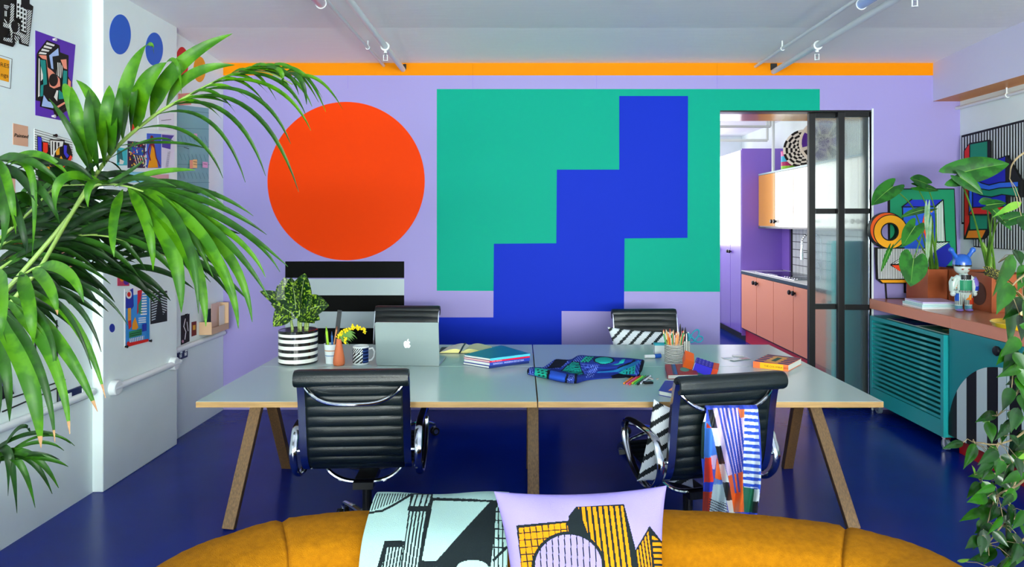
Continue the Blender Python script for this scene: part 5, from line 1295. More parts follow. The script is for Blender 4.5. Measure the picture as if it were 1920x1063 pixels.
# right wall boards
fR = lambda x, y: onX(x, y, XR); nR = (-1,0,0)
ops = Hx('#c9d2d2', 90, 5.3, 3.0, 1808.5,258,1990,212,1990,470,1930,470,1832,461,1832,421,1808.5,416)
board('art_board', (1806,254,2000,205,2000,478,1928,470,1829,463,1829,422,1806,420), ops, fR, nR, .012, 'black and white pinstriped board on the right wall')
ops = Pg('#d8231c', 1817,283,1826,270,1826,416,1817,444)+Pg('#178a6a', 1827.5,271,1860,265,1860,430,1827.5,430)+Pg('#f08a1e', 1825,432.5,1857,431.5,1850,446,1820,446)+St(BK2, 2, 1827,270,1827,430)+St(BK2, 2.4, 1826,431,1862,430)
board('art_board', (1815,283,1826,268,1861,262,1865,264,1865,435,1852,449,1815,449), ops, fR, nR, .02, 'tall green, red and orange cut-out piece on the pinstriped board', off=.017)
ops = Pg('#1a24b4', 1839,316,1900,294,1901,388,1839,388)+Pg('#2f6ae0', 1832,334,1838,332,1838,390,1832,398)+Pg('#d8231c', 1832,401,1839,389,1898,388,1890,401)+St(BK2, 2, 1838,318,1838,389,1831,402)+St(BK2, 2, 1838,389,1902,387)
ops += Pg('#2f6ae0', 1843,338,1855,344,1870,348,1890,343,1925,341,1925,350,1890,352,1870,356,1852,353,1842,349)+Pg('#178a6a', 1841,350,1852,354,1870,357,1890,353,1925,351,1925,368,1895,364,1875,369,1855,366,1840,358)+Pg('#f0901e', 1838,356,1841,341,1845,339,1841,358)+St(BK2, 1.8, 1843,337,1856,343,1870,347,1890,342,1925,340)+St(BK2, 1.8, 1841,349.5,1852,353.5,1870,356.5,1890,352.5,1925,350.5)+St(BK2, 1.8, 1840,358,1855,366.5,1875,369.5,1895,364.5,1925,368.5)
board('art_board', (1830,332,1838,314,1903,291,1905,296,1930,338,1930,370,1905,368,1904,392,1893,404,1830,404), ops, fR, nR, .02, 'blue cut-out piece with a green wave on the pinstriped board', off=.042)
# =====================  LEFT WALL PICTURES  =====================
PX_ = -2.468
fL = lambda x, y: onX(x, y, XL); fP = lambda x, y: onX(x, y, PX_); fR2 = lambda x, y: onX(x, y, XL); nL = (1,0,0)
K = '#15130f'
def sheet(name, outline, ops, f, label, cat='poster', paper='#e6ebe6', th=.0012, pins=(), group=None, pinc='#15130f'):
    n = V(nL); P = [f(x, y)-n*.0004 for x, y in pairs(outline)]; c = sum(P, V((0,0,0)))/len(P)
    t_ = thing(name, c, label, cat, group); m = MB(); m.prism(P, n*(th+.001), pm(paper, .6)); m.build('paper', t_, smooth=0)
    if ops: m = MB(); flat(m, ops, f, n, .0006+th+.0004, .0002, .6); m.build('artwork', t_, smooth=0, recalc=False, dbl=False)
    for (x, y) in pins:
        q = f(x, y)+n*(th+.001); m = MB(); m.cyl(q, q+n*.012, .006, pm(pinc, .3), 10); m.cyl(q+n*.012, q+n*.016, .009, pm(pinc, .3), 12); m.build('pin', t_)
    return t_
# black and white city cut-out
out = (-10,-30,54,-8,54,7,61,12,52,87,36,82,34,72,23,88,-10,78)
ops = Hx('#eceee8', -45, 3, 1.6, 50,18,58,20,50,84,38,80,36,68,47,66)+Hx('#eceee8', -50, 3, 1.6, 17,6,24,8,22,38,33,45,33,60,45,66,37,70,17,60,13,50,16,30)+El(K, 23,50,7,11)
ops += Pg('#eceee8', 27,-5,35,-3,35,12,46,19,44,61,35,57,35,36,26,33)
for i in range(3):
    for j in range(6): ops += Pg(K, 28+i*5.6,6+j*8.2+i*2.6,31.5+i*5.6,7+j*8.2+i*2.6,31.2+i*5.6,12+j*8.2+i*2.6,27.7+i*5.6,11+j*8.2+i*2.6) if (i or j < 4) else []
ops += Hx('#eceee8', -55, 3, 1.7, 0,42,13,46,17,58,16,80,0,76,0,70,14,72,12,54,0,50)+Hx('#eceee8', 55, 3.4, 1.4, 19,66,32,70,22,84)+Hx('#eceee8', 10, 3, 1.4, 0,8,11,12,6,18,0,15)+Hx('#eceee8', 90, 2.4, 1.3, 0,20,6,21,5,31,0,30)+Hx('#eceee8', 55, 4, 1.5, 0,33,10,44,0,42)
sheet('city_cutout', out, ops, fL, 'black and white hatched city cut-out high on the near left wall', 'poster', K, .004)
t_ = sheet('orange_note', (-16,98,22,110,19,167,-16,158), St(K, .8, -15,99,21.5,110.5,18.5,166,-15,157)+Pg('#f0a012', -14,104,16.5,113.5,15.5,154,-14,146), fL, 'orange hand-lettered note with a white border at the left edge of the picture', 'note', '#e3ebe8')
m = MB(); ink = pm(K, .6)
text_faces('RES', lambda x, y: fL(-1+x, 124-y+x*.25)+V((.0035,0,0)), 11, ink, m); m.build('upper_lettering', t_, smooth=0, recalc=False); m = MB(); text_faces('ngs', lambda x, y: fL(0+x, 143-y+x*.2)+V((.0035,0,0)), 11, ink, m); m.build('lower_lettering', t_, smooth=0, recalc=False)
# purple poster
ops = Pg(K, 87,75,111,85,112,98,128,104,127,143,133,153,131,204,103,220,99,207,74,200,75,190,66,188,68,102,70,97)
for k in range(4): ops += Pg('#ece7dc', 87-k*4.4,79+k*6,102-k*5,84+k*5.2,100-k*5,87+k*5,85-k*4.6,83+k*6)
pe, tl_, lb = '#f5957a', '#1b8f86', '#a9c0ea'
ops += Pg(pe, 71,103,86,104,88,126,97,133,111,148,112,162,100,166,92,162,89,140,86,112,78,110)+El(K, 99,150,8.5,12)+Pg(lb, 91,104,108,90,109,104,97,106,99,130,95,128)+Pg(tl_, 74,112,84,113,87,158,80,160,79,142,76,128)
ops += Pg('#ece7dc', 71,109,73,110,73,180,70,182)+Pg('#ece7dc', 75,124,79,140,79,148,75,152)+Pg(tl_, 75,160,80,158,79,180,74,181)+Pg(pe, 112,112,123,111,124,130,118,128)+Hx('#ece7dc', 88, 3.7, 2, 105,117,112,118,116,126,114,148,104,140)
ops += Pg(tl_, 117,132,124,133,123,170,115,166)+Pg(pe, 126,147,131,153,130,188,106,203,105,199,124,188)+Pg(lb, 80,178,88,190,98,193,98,203,76,199)+Pg(tl_, 108,168,122,180,122,185,108,186)+Pg('#ece7dc', 104,169,107,170,105,190,99,182)+Hx('#4a4038', -35, 6, .7, 101,206,132,194,131,203,104,219)
sheet('purple_poster', (66,57,141,84,138,120,135,155,136,230,66,216), ops, fL, 'purple poster with an abstract black, salmon and teal figure on the near left wall', 'poster', '#5b2fa8', pins=((99,74),(97,218)), pinc='#c9c2c9')
t_ = sheet('peach_note', (24,231,52,237,52,275,24,271), [], fL, 'peach paper note lettered Painted on the near left wall', 'note', '#d3a184', group=None)
m = MB(); text_faces('Painted', lambda x, y: fL(25+x, 256-y+x*.12)+V((.0035,0,0)), 9, ink, m, shear=.2, bold=True); m.build('lettering', t_, smooth=0, recalc=False)
# lined poster with primary coloured figure
BL2, RD, YE = '#3a38c8', '#f0361c', '#f2a31a'
ops = Hx(K, 16, 4.3, 1, 64,242,135,263,135,400,64,396)+Pg(K, 66,254,74,256,76,266,86,266,90,278,90,261,118,262,118,268,126,270,131,282,133,292,126,312,118,320,125,345,108,400,70,398,68,330)
ops += Pg('#ece9e0', 91,263,116,265,114,274,106,276,100,286,97,298,92,294)+Pg(K, 94,265,96,265,96,290,94,290)+Pg(K, 99,266,102,266,102,280,99,284)+Pg(K, 105,267,108,267,108,274,105,276)
ops += Pg(BL2, 67,256,74,258,75,310,68,306)+Pg(RD, 77,267,86,268,86,284,81,290,81,310,77,308)+Pg(YE, 108,276,108,290,102,291,101,283)+Pg(BL2, 116,272,122,273,121,286,126,292,122,297,116,288)+Pg(YE, 111,292,116,302,115,310,102,309,104,302)+Pg(RD, 128,291,132,294,124,312,113,314,120,306)+Pg(BL2, 92,299,101,296,100,304,92,304)+Pg(YE, 83,305,98,316,96,322,82,313)+Pg(BL2, 76,318,86,322,84,328,76,326)+Pg(RD, 118,372,126,370,124,376,118,376)+Pg(BL2, 104,382,120,378,126,386,104,392)
sheet('striped_poster', (64,241,136,263,136,402,64,398), ops, fL, 'white poster with black lines and a blue, red and yellow figure below the purple poster', 'poster', '#e4e9e4', pins=((100,254),))
sheet('peach_note', (-16,318,28,332,28,366,-16,355), St('#c2452a', 1.4, 0,352,6,350,4,358,12,356)+St(K, 1, -10,345,14,353), fL, 'peach note low on the near left wall behind the palm fronds', 'note', '#d9a68c')
ops = Pg('#d8261c', 78,434,92,434,96,452,90,470,80,472)+Pg('#12100f', 74,470,100,466,98,486,76,492)+Pg('#2f3fb8', 108,480,128,476,126,500,110,506)+Pg(YE, 90,490,104,488,102,504,88,506)+Pg('#1b8f86', 120,440,130,440,130,466,122,466)
sheet('salmon_poster', (70,424,138,428,138,526,70,532), ops, fL, 'salmon poster with red, black and blue shapes behind the palm', 'poster', '#e09585')
ops = Hx('#1a130f', 90, 3.2, 1.4, 24,442,50,446,50,470,24,470)+Hx('#1a130f', 10, 6, 1, 24,442,50,446,50,470,24,470)
sheet('amber_print', (22,434,52,440,52,472,22,474), ops, fL, 'small amber print with black grid left of the salmon poster', 'print', '#a8641c')
# wire frame shelf on the near wall
t = thing('wire_rack', fL(60, 700), 'thin black wire rack on the near left wall above the conduit', 'rack'); m = MB()
for a_, c_ in (((102,600),(104,760)), ((20,745),(118,712)), ((62,640),(62,735)), ((84,648),(92,668)), ((0,772),(102,728)), ((48,690),(50,740)), ((62,640),(102,622))):
    m.beam(fL(*a_)+V((.012,0,0)), fL(*c_)+V((.012,0,0)), .006, .006, M['black'])
m.build('wires', t, smooth=0)
sheet('purple_card', (-14,702,12,706,12,728,-14,738), Pg('#16131c', -14,728,14,720,22,738,-14,756), fL, 'purple card on the wire rack at the left edge', 'card', '#7a62b0', th=.012)
# painted dots
def dot(x, y, rx_, ry_, c, f, lab, g='painted dots on the left wall'):
    t_ = thing('painted_dot', f(x, y), lab, 'wall dot', g); m = MB(); n = V(nL); q = El(c, x, y, rx_, ry_, 48)[0][0]
    m.prism([f(a, b_)-n*.0003 for a, b_ in q], n*.0018, pm(c, .5)); m.build('disc', t_, smooth=0)
dot(225,64.5,20,37.5,'#2a5fc4',fP,'blue dot on the pier nearest the viewer'); dot(289,92,16.3,31,'#2a5fc4',fP,'blue dot on the pier partly behind the palm leaf tip'); dot(210,615,5,8,'#27389c',fP,'small dark blue dot low on the pier')
dot(341,117.5,12,29.5,'#d8201e',fR2,'red dot in the recess beside the pier'); dot(374,130,11.5,24,'#f0a012',fR2,'amber dot in the recess near the orange band')
# pier pictures
def pp(name, x0, y0, x1, y1, ops, lab, paper, cat='print', f=fP, sk=.0, pins=()):
    return sheet(name, (x0,y0,x1,y0+(x1-x0)*sk,x1,y1,x0,y1-0+(0)), ops, f, lab, cat, paper, pins=pins)
pp('photo_print', 219,276,238,310, Pg('#2a6a6a', 219,280,228,284,230,300,219,306)+Pg('#e6e1d6', 224,298,232,302,230,308,223,308), 'small turquoise print on the pier', '#3fb8c0', sk=.15)
r_ = random.Random(4); ops = Pg('#2460c0', 244,274,268,278,268,292,244,288)
for i in range(90): x, y = r_.uniform(240,270), r_.uniform(266,313); ops += El(['#d8462a','#f2c53a','#e9e4da','#243a7a','#2f9a6a','#7a3a8a'][i % 6], x, y, 1.3, 1.8, 8)
for i in range(5): ops += St('#e9e4da', 1.1, 246+i*4.5,292,250+i*4.5,306)
pp('colourful_print', 239,264,271.5,315, ops, 'busy multicoloured print on the pier left of the dancer', '#3c2f4a', sk=.1)
pp('dancer_print', 275,250,302,315, El('#7a1f22', 284,258,3,4)+Pg('#8a1f2a', 281,262,288,262,289,284,283,288)+Pg('#f0a012', 284,272,290,280,296,314,276,315,280,296)+St('#6a1f4a', 2.2, 282,266,277,284,281,300)+St('#7a1f22', 1.8, 288,272,292,296,299,311), 'blue print of a dancing figure in a yellow dress on the pier', '#3f63c8', sk=.05)
pp('purple_white_print', 302,250,327,316, Pg('#4a3f9e', 303,252,326,254,320,262,319,280,303,276)+Hx('#6f6f86', 10, 2.2, .8, 314,284,319,284,314,314,309,314), 'white and purple pinned print beside the pier edge', '#dcdcec', sk=.05)
pp('pink_note', 282,327,316,352, St(K, .8, 285,334,312,338)+St(K, .8, 285,342,308,346), 'pink hand-lettered note in the middle of the pier', '#dca9b0', 'note')
pp('pink_note', 290,358,313,384, St(K, .8, 294,366,308,368), 'plain pink note lower on the pier', '#e0a2ac', 'note')
pp('pale_blue_print', 240,322,281,342, Hx('#27407a', 10, 3, 1.3, 224,330,242,334,242,342,224,342), 'pale blue print on the pier below the multicoloured one', '#86cbe0')
pp('skyline_print', 222,328,239,352, Hx('#27407a', 80, 3, 1.3, 222,332,239,332,239,350,222,350), 'blue and white building print on the pier', '#c9d6e6')
pp('red_print', 243,214,258,252, Pg('#e23a1c', 244,232,254,226,252,250,244,250)+Hx(K, 60, 3, 1.2, 252,214,258,212,258,236), 'red and black print on the pier behind the palm leaves', '#e9e2dc')
pp('teal_sheet', 283,186,290,212, [], 'narrow pale teal card on the pier', '#9cc8c0', 'card')
pp('white_sheet', 296,212,326,244, St(K, .9, 302,226,320,224)+St(K, .9, 304,234,322,236), 'white sheet with black handwriting on the pier', '#dfe0ea', 'note')
ops = Pg('#3a8fd8', 235,556,278,548,278,640,235,650)+Pg('#2334a0', 235,548,249,540,250,574,246,580,235,578)+El('#e3e0dc', 241,552,5.5,8)+El('#d8261c', 241,552,3.2,4.6)+Pg('#cf2438', 257,545,266,543,261,580,256,590,257,560)+Pg('#2f8a6a', 258,572,264,560,266,588,259,588)+Hx('#f4f1ea', -4, 5, 2.5, 266,552,274,551,274,590,262,592)+Pg('#2a8ad0', 274,545,279,545,279,640,274,640)
ops += Pg('#f09a1e', 247,606,252,594,258,614,254,618,246,618)+Pg('#d8261c', 238,596,244,594,245,612,240,618)+Pg('#e2a03a', 238,578,244,577,244,600,238,602)+Hx('#f4f1ea', -4, 4, 2, 258,596,272,594,272,606,258,608)+Pg('#2f8a5a', 240,622,264,616,264,628,240,634)+Hx(K, -12, 3.6, 1.2, 241,624,263,618,263,627,241,632)+Hx('#eef1ee', 86, 3.4, 1.7, 240,635,268,629,268,636,240,643)+Pg('#d8261c', 238,643,276,635,276,640,238,650)+El('#d8261c', 238,645,3,5)+Pg('#2334a0', 264,608,272,606,272,620,264,622)
sheet('abstract_poster', (233,542,280,534,280,641,233,652), ops, fP, 'tall colourful abstract poster pinned low on the pier', 'poster', '#e9e9ea', pins=((234,650),(279,639)))
sheet('monochrome_print', (282,548,313,545,313,602,282,608), Hx('#c9d0d6', -20, 4.4, 1.8, 283,549,297,549,290,600,283,604)+Hx('#c9d0d6', 20, 4.4, 1.8, 298,549,312,549,312,580,304,590), fP, 'black print with white hatching on the pier right of the tall colourful poster', 'print', '#1b2024')
pp('orange_purple_print', 220,512,242,536, El('#f08a1e', 228,522,4,6)+El('#5a2f9a', 236,528,5,6), 'orange and purple print behind the fronds low on the pier', '#c23a5a', 'print')
# calendar in the recess
ops = St('#3f6f78', .7, 331,205,391,212)
for k in range(7):
    y = 240+k*34; ops += St('#3f6f78', .6, 332,y,391,y+2-k*.6)+Hx('#4d7f88', 70, 7, .6, 333,y+14,390,y+16,390,y+28,333,y+26)
ops += Pg('#e9a88a', 352,300,358,300,358,316,352,316)+Pg('#f2d08a', 358,299,366,299,366,315,358,315)+Pg('#e2a9d0', 376,303,386,304,386,315,376,314)+Pg('#e2a9d0', 360,250,366,251,366,260,360,259)+St(K, 1, 341,270,356,273)+St(K, 1, 341,276,350,279)+St(K, .8, 378,307,384,308)+St(K, .8, 359,303,365,304)+St(K, .8, 359,308,365,309)
sheet('wall_calendar', (331.5,196,391,203,391,478,333,496), ops, fR2, 'large teal wall calendar with sticky notes in the recess beside the pier', 'calendar', '#7fb4b8')
El_ = None
t_ = sheet('pink_note', (334,176,358,174,358,196,334,198), [], fR2, 'pink paper pinned above the teal calendar', 'note', '#e0917c')
sheet('salmon_note', (333,378,357,382,357,392,333,392), [], fR2, 'salmon note on the lower part of the teal calendar', 'note', '#e0917c')
sheet('black_leaflet', (339,592,355,588,355,640,339,647), St('#e6e3ea', 1.4, 347,598,344,612,348,622,346,636)+St('#e6e3ea', 1.2, 350,604,352,620)+El('#b98aa0', 342,640,2,3,10), fR2, 'black and white figure leaflet in the recess above the socket', 'leaflet', '#17161c', pins=((347,590),))
sheet('small_photo', (359,604,368,602,368,628,359,631), Pg('#d8a43a', 361,610,366,609,366,618,361,619), fR2, 'small dark red photo between the leaflet and the letter rack', 'photo', '#6a1c24')
t = thing('letter_rack', fR2(390, 620), 'small wooden letter rack with papers on the recess wall above the conduit', 'rack')
a_ = fR2(373, 628); c_ = fR2(406, 610); wd = mat('pale_wood', '#c9a583', .5); zb_ = a_.z; 
m = MB(); m.box((XL+.001, a_.y, zb_), (XL+.10, a_.y+.006, zb_+.10), wd); m.box((XL+.001, c_.y, zb_), (XL+.10, c_.y+.006, zb_+.22), wd); m.box((XL+.095, a_.y+.006, zb_), (XL+.10, c_.y, zb_+.05), wd); m.box((XL+.001, a_.y+.006, zb_), (XL+.095, c_.y, zb_+.006), wd); m.build('box', t, smooth=0)
m = MB(); m.box((XL+.03, a_.y+.02, zb_+.007), (XL+.034, a_.y+.18, zb_+.19), pm('#2a3c4a')); m.box((XL+.05, a_.y+.1, zb_+.007), (XL+.052, c_.y-.05, zb_+.23), pm('#d9b7a8')); m.box((XL+.07, a_.y+.2, zb_+.007), (XL+.072, c_.y-.01, zb_+.2), pm('#e0d9d2')); m.build('papers', t, smooth=0)
# =====================  PALM AND FIG  =====================
def palm_mat(name, c1, c2):
    m = leaf_mat(name, c1, c2, 18, .5, .45, .25); m.node_tree.nodes['Principled BSDF'].inputs['Specular IOR Level'].default_value = .3; return m
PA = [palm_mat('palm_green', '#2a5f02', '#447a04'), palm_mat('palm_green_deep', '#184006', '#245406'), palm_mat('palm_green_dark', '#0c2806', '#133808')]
RA = mat('palm_stalk', '#7f9c4a', .45); TIP = mat('dry_tip', '#94714c', .7)
def blade(mb, pts, w, m, nrm=V((0,-1,.25)), tip=None):
    """long leaflet following pts (3-D); folded along its midrib"""
    n = len(pts)-1; P = []
    for i, p in enumerate(pts):
        u = i/n; d = (pts[min(i+1, n)]-pts[max(i-1, 0)]).normalized(); s_ = d.cross(nrm)
        if s_.length < 1e-3: s_ = V((1,0,0))
        s_.normalize(); up = s_.cross(d).normalized()
        k = (min(1, (u/.22)**.7) if u > 0 else .12)*(1-u**3.2)**.9 if u < 1 else .01
        ww = max(.0006, w/2*max(k, .1 if u < .05 else 0)); P.append([p-s_*ww+up*ww*.35, p-s_*ww*.5+up*ww*.05, p, p+s_*ww*.5+up*ww*.05, p+s_*ww+up*ww*.35])
    if tip: c = int(n*.93); mb.grid(P[:c+1], m); mb.grid(P[c:], tip)
    else: mb.grid(P, m)
def bez(a, c, b_, n=12): return [a*(1-t)**2+c*(2*t*(1-t))+b_*t*t for t in [i/n for i in range(n+1)]]
def lf(mb, base, ctrl, tip, w, m, Y0=1.9, Y1=1.9, Yc=None, dry=False, nrm=V((0,-1,.25)), n=14):
    Yc = Yc or (Y0+Y1)/2-.05
    # control point given as a point the leaflet passes near
    a, c, b_ = onY(*base, Y0), onY(*ctrl, Yc), onY(*tip, Y1); c2 = c*2-(a+b_)*.5
    blade(mb, bez(a, c2, b_, n), w*((Y0+Y1)/2)/F, m, nrm, TIP if dry else None)
PT = V((-1.85, 1.75, 0))
palm = thing('palm', PT, 'large kentia palm with long arching fronds at the left edge of the room', 'plant')
b = MB(); b.lathe([(0,.0),(.17,0),(.2,.04),(.24,.42),(.25,.44),(.23,.44),(.22,.38)], PT, pm('#cfd6d6', .4), 32); b.build('pot', palm, smooth=50)
b = MB(); b.lathe([(0,.385),(.222,.38)], PT, M['soil'], 24); b.build('soil', palm)
rp = random.Random(21)
def frond(rach, leaves, m_stalk=RA, r0=.0075, base=None):
    """rach: (px,py,Y) list; leaves: callable adding leaflets to the mesh"""
    pts = [onY(*p) for p in rach]; q = V(PT)+V((rp.uniform(-.06,.06), rp.uniform(-.06,.06), .38))
    foot = catmull([q, q.lerp(pts[0], .5)+V((-.03,0,.12)), pts[0]], 8)[:-1]; full = foot+catmull(pts, 8)
    m = MB(); m.tube(full, [r0*(1-.75*i/(len(full)-1)) for i in range(len(full))], m_stalk, 8)
    o = m.build('frond', palm, smooth=60); lm = MB(); leaves(lm, catmull(pts, 8)); lm.build('leaflets', o, smooth=70, dbl=False, recalc=False)
G1, G2, G3 = PA
def fA(mb, R_):
    L = [((176,330),(140,205),(118,158),20,G1),((168,318),(150,235),(134,162),22,G1),((186,320),(172,240),(166,168),21,G2),((196,312),(188,215),(143,150),24,G1),((206,292),(206,220),(205,160),27,G1),((216,280),(222,215),(224,165),16,G2),
         ((231,262),(242,160),(274,84),29,G1),((246,250),(252,190),(258,150),14,G2),((256,243),(272,165),(312,117),28,G1),((284,220),(335,128),(436,63),25,G1),((312,202),(360,143),(440,122),20,G1),((170,326),(140,255),(92,185),12,G2)]
    for i, (a, c, t_, w, m) in enumerate(L): lf(mb, a, c, t_, w*1.3, m, 1.95, 1.9-.02*(i % 3), nrm=V((.3*math.sin(i*1.7), -1, .2)))
    lf(mb, (273,88), (284,84), (289,101), 8, G1, 1.9, 1.88); lf(mb, (311,118), (332,120), (340,176), 9, G1, 1.9, 1.88)
    tips = [(330,268),(388,280),(418,334),(460,342),(498,330),(560,360),(545,270),(583,245),(573,215),(585,200),(560,178),(530,160),(575,196)]
    for i, t_ in enumerate(tips):
        u = .18+.75*i/(len(tips)-1); p = along(R_, u); a = toPx(p); mx = (a[0]*.45+t_[0]*.55+8, min(a[1], t_[1])*.8+(a[1]+t_[1])*.1-6+8*(t_[1]-a[1])/200)
        lf(mb, a, mx, t_, 12 if i > 3 else 10, [G2, G1][i % 2] if i > 5 else G2, p.y, p.y-.06, nrm=V((.1, -.7, .8)))
    for i in range(14):
        u = .45+.53*i/13; p = along(R_, u); a = toPx(p); t_ = (a[0]+95+10*math.sin(i*2), a[1]+18+i*3.2+9*math.cos(i*3.1)); lf(mb, a, ((a[0]+t_[0])/2, min(a[1], t_[1])-6), t_, 10, G1, p.y, p.y+.03, nrm=V((.1, -.8, .7)))
frond([(135,400,2.0),(178,330,1.97),(225,270,1.95),(293,214,1.93),(340,187,1.91),(400,155,1.9),(450,135,1.88),(500,135,1.86),(548,158,1.84)], fA)
def fB_(mb, R_):
    L = [((195,345),(122,335),(105,394),22,G1),((205,345),(172,345),(165,388),18,G1),((215,350),(290,325),(366,319),15,G1),((230,355),(214,415),(214,482),18,G1),((240,352),(276,420),(287,507),20,G1),((250,355),(318,455),(340,586),32,G1),
         ((260,358),(352,470),(386,612),30,G1),((255,356),(340,430),(372,588),20,G2),((265,358),(395,470),(447,616),24,G1),((270,358),(410,455),(473,604),22,G1),((268,356),(400,430),(505,560),16,G2),((262,354),(400,400),(540,500),14,G2),
         ((255,352),(380,375),(500,440),14,G2),((250,350),(370,355),(475,405),12,G2),((245,350),(340,345),(430,395),12,G2),((262,360),(370,430),(438,560),22,G1),((258,356),(330,400),(400,520),18,G1),((272,362),(420,430),(498,520),13,G1),((200,346),(260,335),(330,350),13,G2),((272,360),(430,420),(525,510),10,G2),((190,346),(230,330),(270,300),12,G2)]
    for i, (a, c, t_, w, m) in enumerate(L): lf(mb, a, c, t_, w, m, 1.85, 1.75-.03*(i % 4), dry=False, nrm=V((.25, -1, .45)))
frond([(80,495,1.95),(135,400,1.9),(170,355,1.87),(195,345,1.85),(240,350,1.84),(285,365,1.82)], fB_)
def fC(mb, R_):
    tl = [(118,372),(60,300),(8,292),(-20,300),(-30,330),(-30,365),(-30,400),(-30,440)]
    for i, t_ in enumerate(tl[1:]):
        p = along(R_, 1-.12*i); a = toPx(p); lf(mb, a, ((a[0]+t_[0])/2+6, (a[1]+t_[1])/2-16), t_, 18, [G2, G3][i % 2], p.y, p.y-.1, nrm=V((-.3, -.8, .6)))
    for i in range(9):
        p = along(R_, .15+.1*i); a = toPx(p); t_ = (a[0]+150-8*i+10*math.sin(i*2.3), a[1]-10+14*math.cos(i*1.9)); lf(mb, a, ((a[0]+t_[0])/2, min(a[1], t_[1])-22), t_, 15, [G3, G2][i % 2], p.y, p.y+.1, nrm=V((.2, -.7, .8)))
frond([(-30,470,2.1),(20,430,2.05),(62,392,2.0),(105,352,1.97),(160,346,1.93)], fC)
def fC2(mb, R_):
    for i, (a, c, t_, w) in enumerate((((-10,300),(50,300),(115,345),18),((10,310),(70,290),(130,330),16),((10,308),(50,345),(85,400),16),((20,312),(80,360),(112,420),15),((0,300),(20,360),(30,440),16),((30,318),(120,305),(180,345),14),((-20,310),(10,390),(0,470),20),((15,312),(60,330),(60,480),14),((0,305),(40,420),(50,480),14))):
        lf(mb, a, c, t_, w, [G2, G1, G3][i % 3], 1.85, 1.8, nrm=V((.1, -.9, .5)))
frond([(-60,420,1.95),(-35,350,1.9),(-10,308,1.86),(35,318,1.84)], fC2)
def fD(mb, R_):
    L = [((-15,575),(50,690),(77,840),36,G1),((-5,570),(70,680),(103,829),17,G2),((5,560),(92,660),(131,814),23,G1),((18,555),(110,640),(183,772),25,G1),((45,545),(135,600),(198,746),17,G1),((0,505),(4,560),(3,632),28,G1),((38,510),(56,570),(63,646),26,G1),((60,503),(92,535),(108,590),22,G1),((70,500),(125,510),(157,567),22,G1),
         ((-20,590),(10,680),(18,790),22,G2),((30,530),(130,560),(190,660),12,G3),((40,530),(120,580),(172,692),10,G3),((20,520),(150,530),(240,610),9,G3),((30,540),(90,620),(100,700),12,G2),((-30,600),(-5,720),(-12,800),20,G3)]
    for i, (a, c, t_, w, m) in enumerate(L): lf(mb, a, c, t_, w, m, 1.72, 1.62-.02*(i % 3), dry=(i in (0,1,2,3,4,7)), nrm=V((.2, -1, .4)))
frond([(-70,640,1.8),(-30,580,1.76),(10,545,1.73),(60,505,1.71),(95,498,1.7)], fD)
def fE(mb, R_):
    for i in range(26):
        p = along(R_, .05+.95*i/25); a = toPx(p); s_ = 1 if i % 2 else -1
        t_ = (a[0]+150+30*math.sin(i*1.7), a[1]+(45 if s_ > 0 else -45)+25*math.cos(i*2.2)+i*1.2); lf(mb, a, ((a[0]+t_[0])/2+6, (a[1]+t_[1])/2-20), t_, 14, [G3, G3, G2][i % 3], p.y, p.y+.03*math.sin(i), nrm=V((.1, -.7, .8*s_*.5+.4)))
frond([(-40,540,2.15),(20,490,2.1),(90,455,2.08),(170,440,2.05),(250,455,2.03),(310,480,2.0)], fE)
frond([(-40,480,2.25),(10,455,2.2),(80,425,2.18),(160,420,2.15),(240,440,2.12)], fE)
def fF(mb, R_):
    for i in range(24):
        p = along(R_, .02+.95*i/23); a = toPx(p); t_ = (a[0]+70+85*math.sin(i*2.7)**2, a[1]-45+90*((i*7) % 11)/11.); lf(mb, a, ((a[0]+t_[0])/2, min(a[1], t_[1])-14), t_, 17, [G3, G3, G2][i % 3], p.y, p.y+.04, nrm=V((.1, -.7, .6)))
frond([(-50,620,2.3),(0,560,2.28),(60,500,2.25),(130,450,2.22),(190,420,2.2),(230,410,2.18)], fF)
frond([(-50,450,2.3),(0,410,2.28),(60,385,2.25),(120,380,2.22),(180,395,2.2)], fF)
def fH(mb, R_):
    for i in range(34):
        p = along(R_, .02+.97*i/33); a = toPx(p); s_ = 1 if i % 2 else -1
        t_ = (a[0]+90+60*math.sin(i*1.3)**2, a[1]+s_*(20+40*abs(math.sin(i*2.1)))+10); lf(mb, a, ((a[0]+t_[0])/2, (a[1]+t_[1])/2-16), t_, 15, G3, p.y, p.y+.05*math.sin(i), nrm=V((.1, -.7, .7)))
frond([(-40,520,2.4),(20,480,2.38),(90,440,2.36),(170,410,2.34),(240,400,2.33),(300,410,2.32)], fH)
frond([(-40,590,2.4),(20,545,2.38),(90,510,2.36),(170,500,2.34),(230,505,2.33)], fH)
frond([(-40,420,2.42),(20,395,2.4),(80,375,2.38),(140,370,2.36)], fH)
def fG(mb, R_):
    for i, (t_, w) in enumerate((((133,832),11),((128,875),14),((112,862),12),((110,915),15),((98,926),13),((66,952),14),((32,962),16),((120,845),9),((60,815),12),((140,836),7),((15,930),14))):
        a = (-40+4*i, 868+2*(i % 3)); lf(mb, a, ((a[0]+t_[0])/2+8, min(a[1], t_[1])-18+4*(i % 3)), t_, w, [G3, G2][i % 2], 1.72, 1.68, nrm=V((.1, -.7, .7)))
frond([(-120,920,1.8),(-80,880,1.76),(-40,868,1.73),(10,860,1.71)], fG)

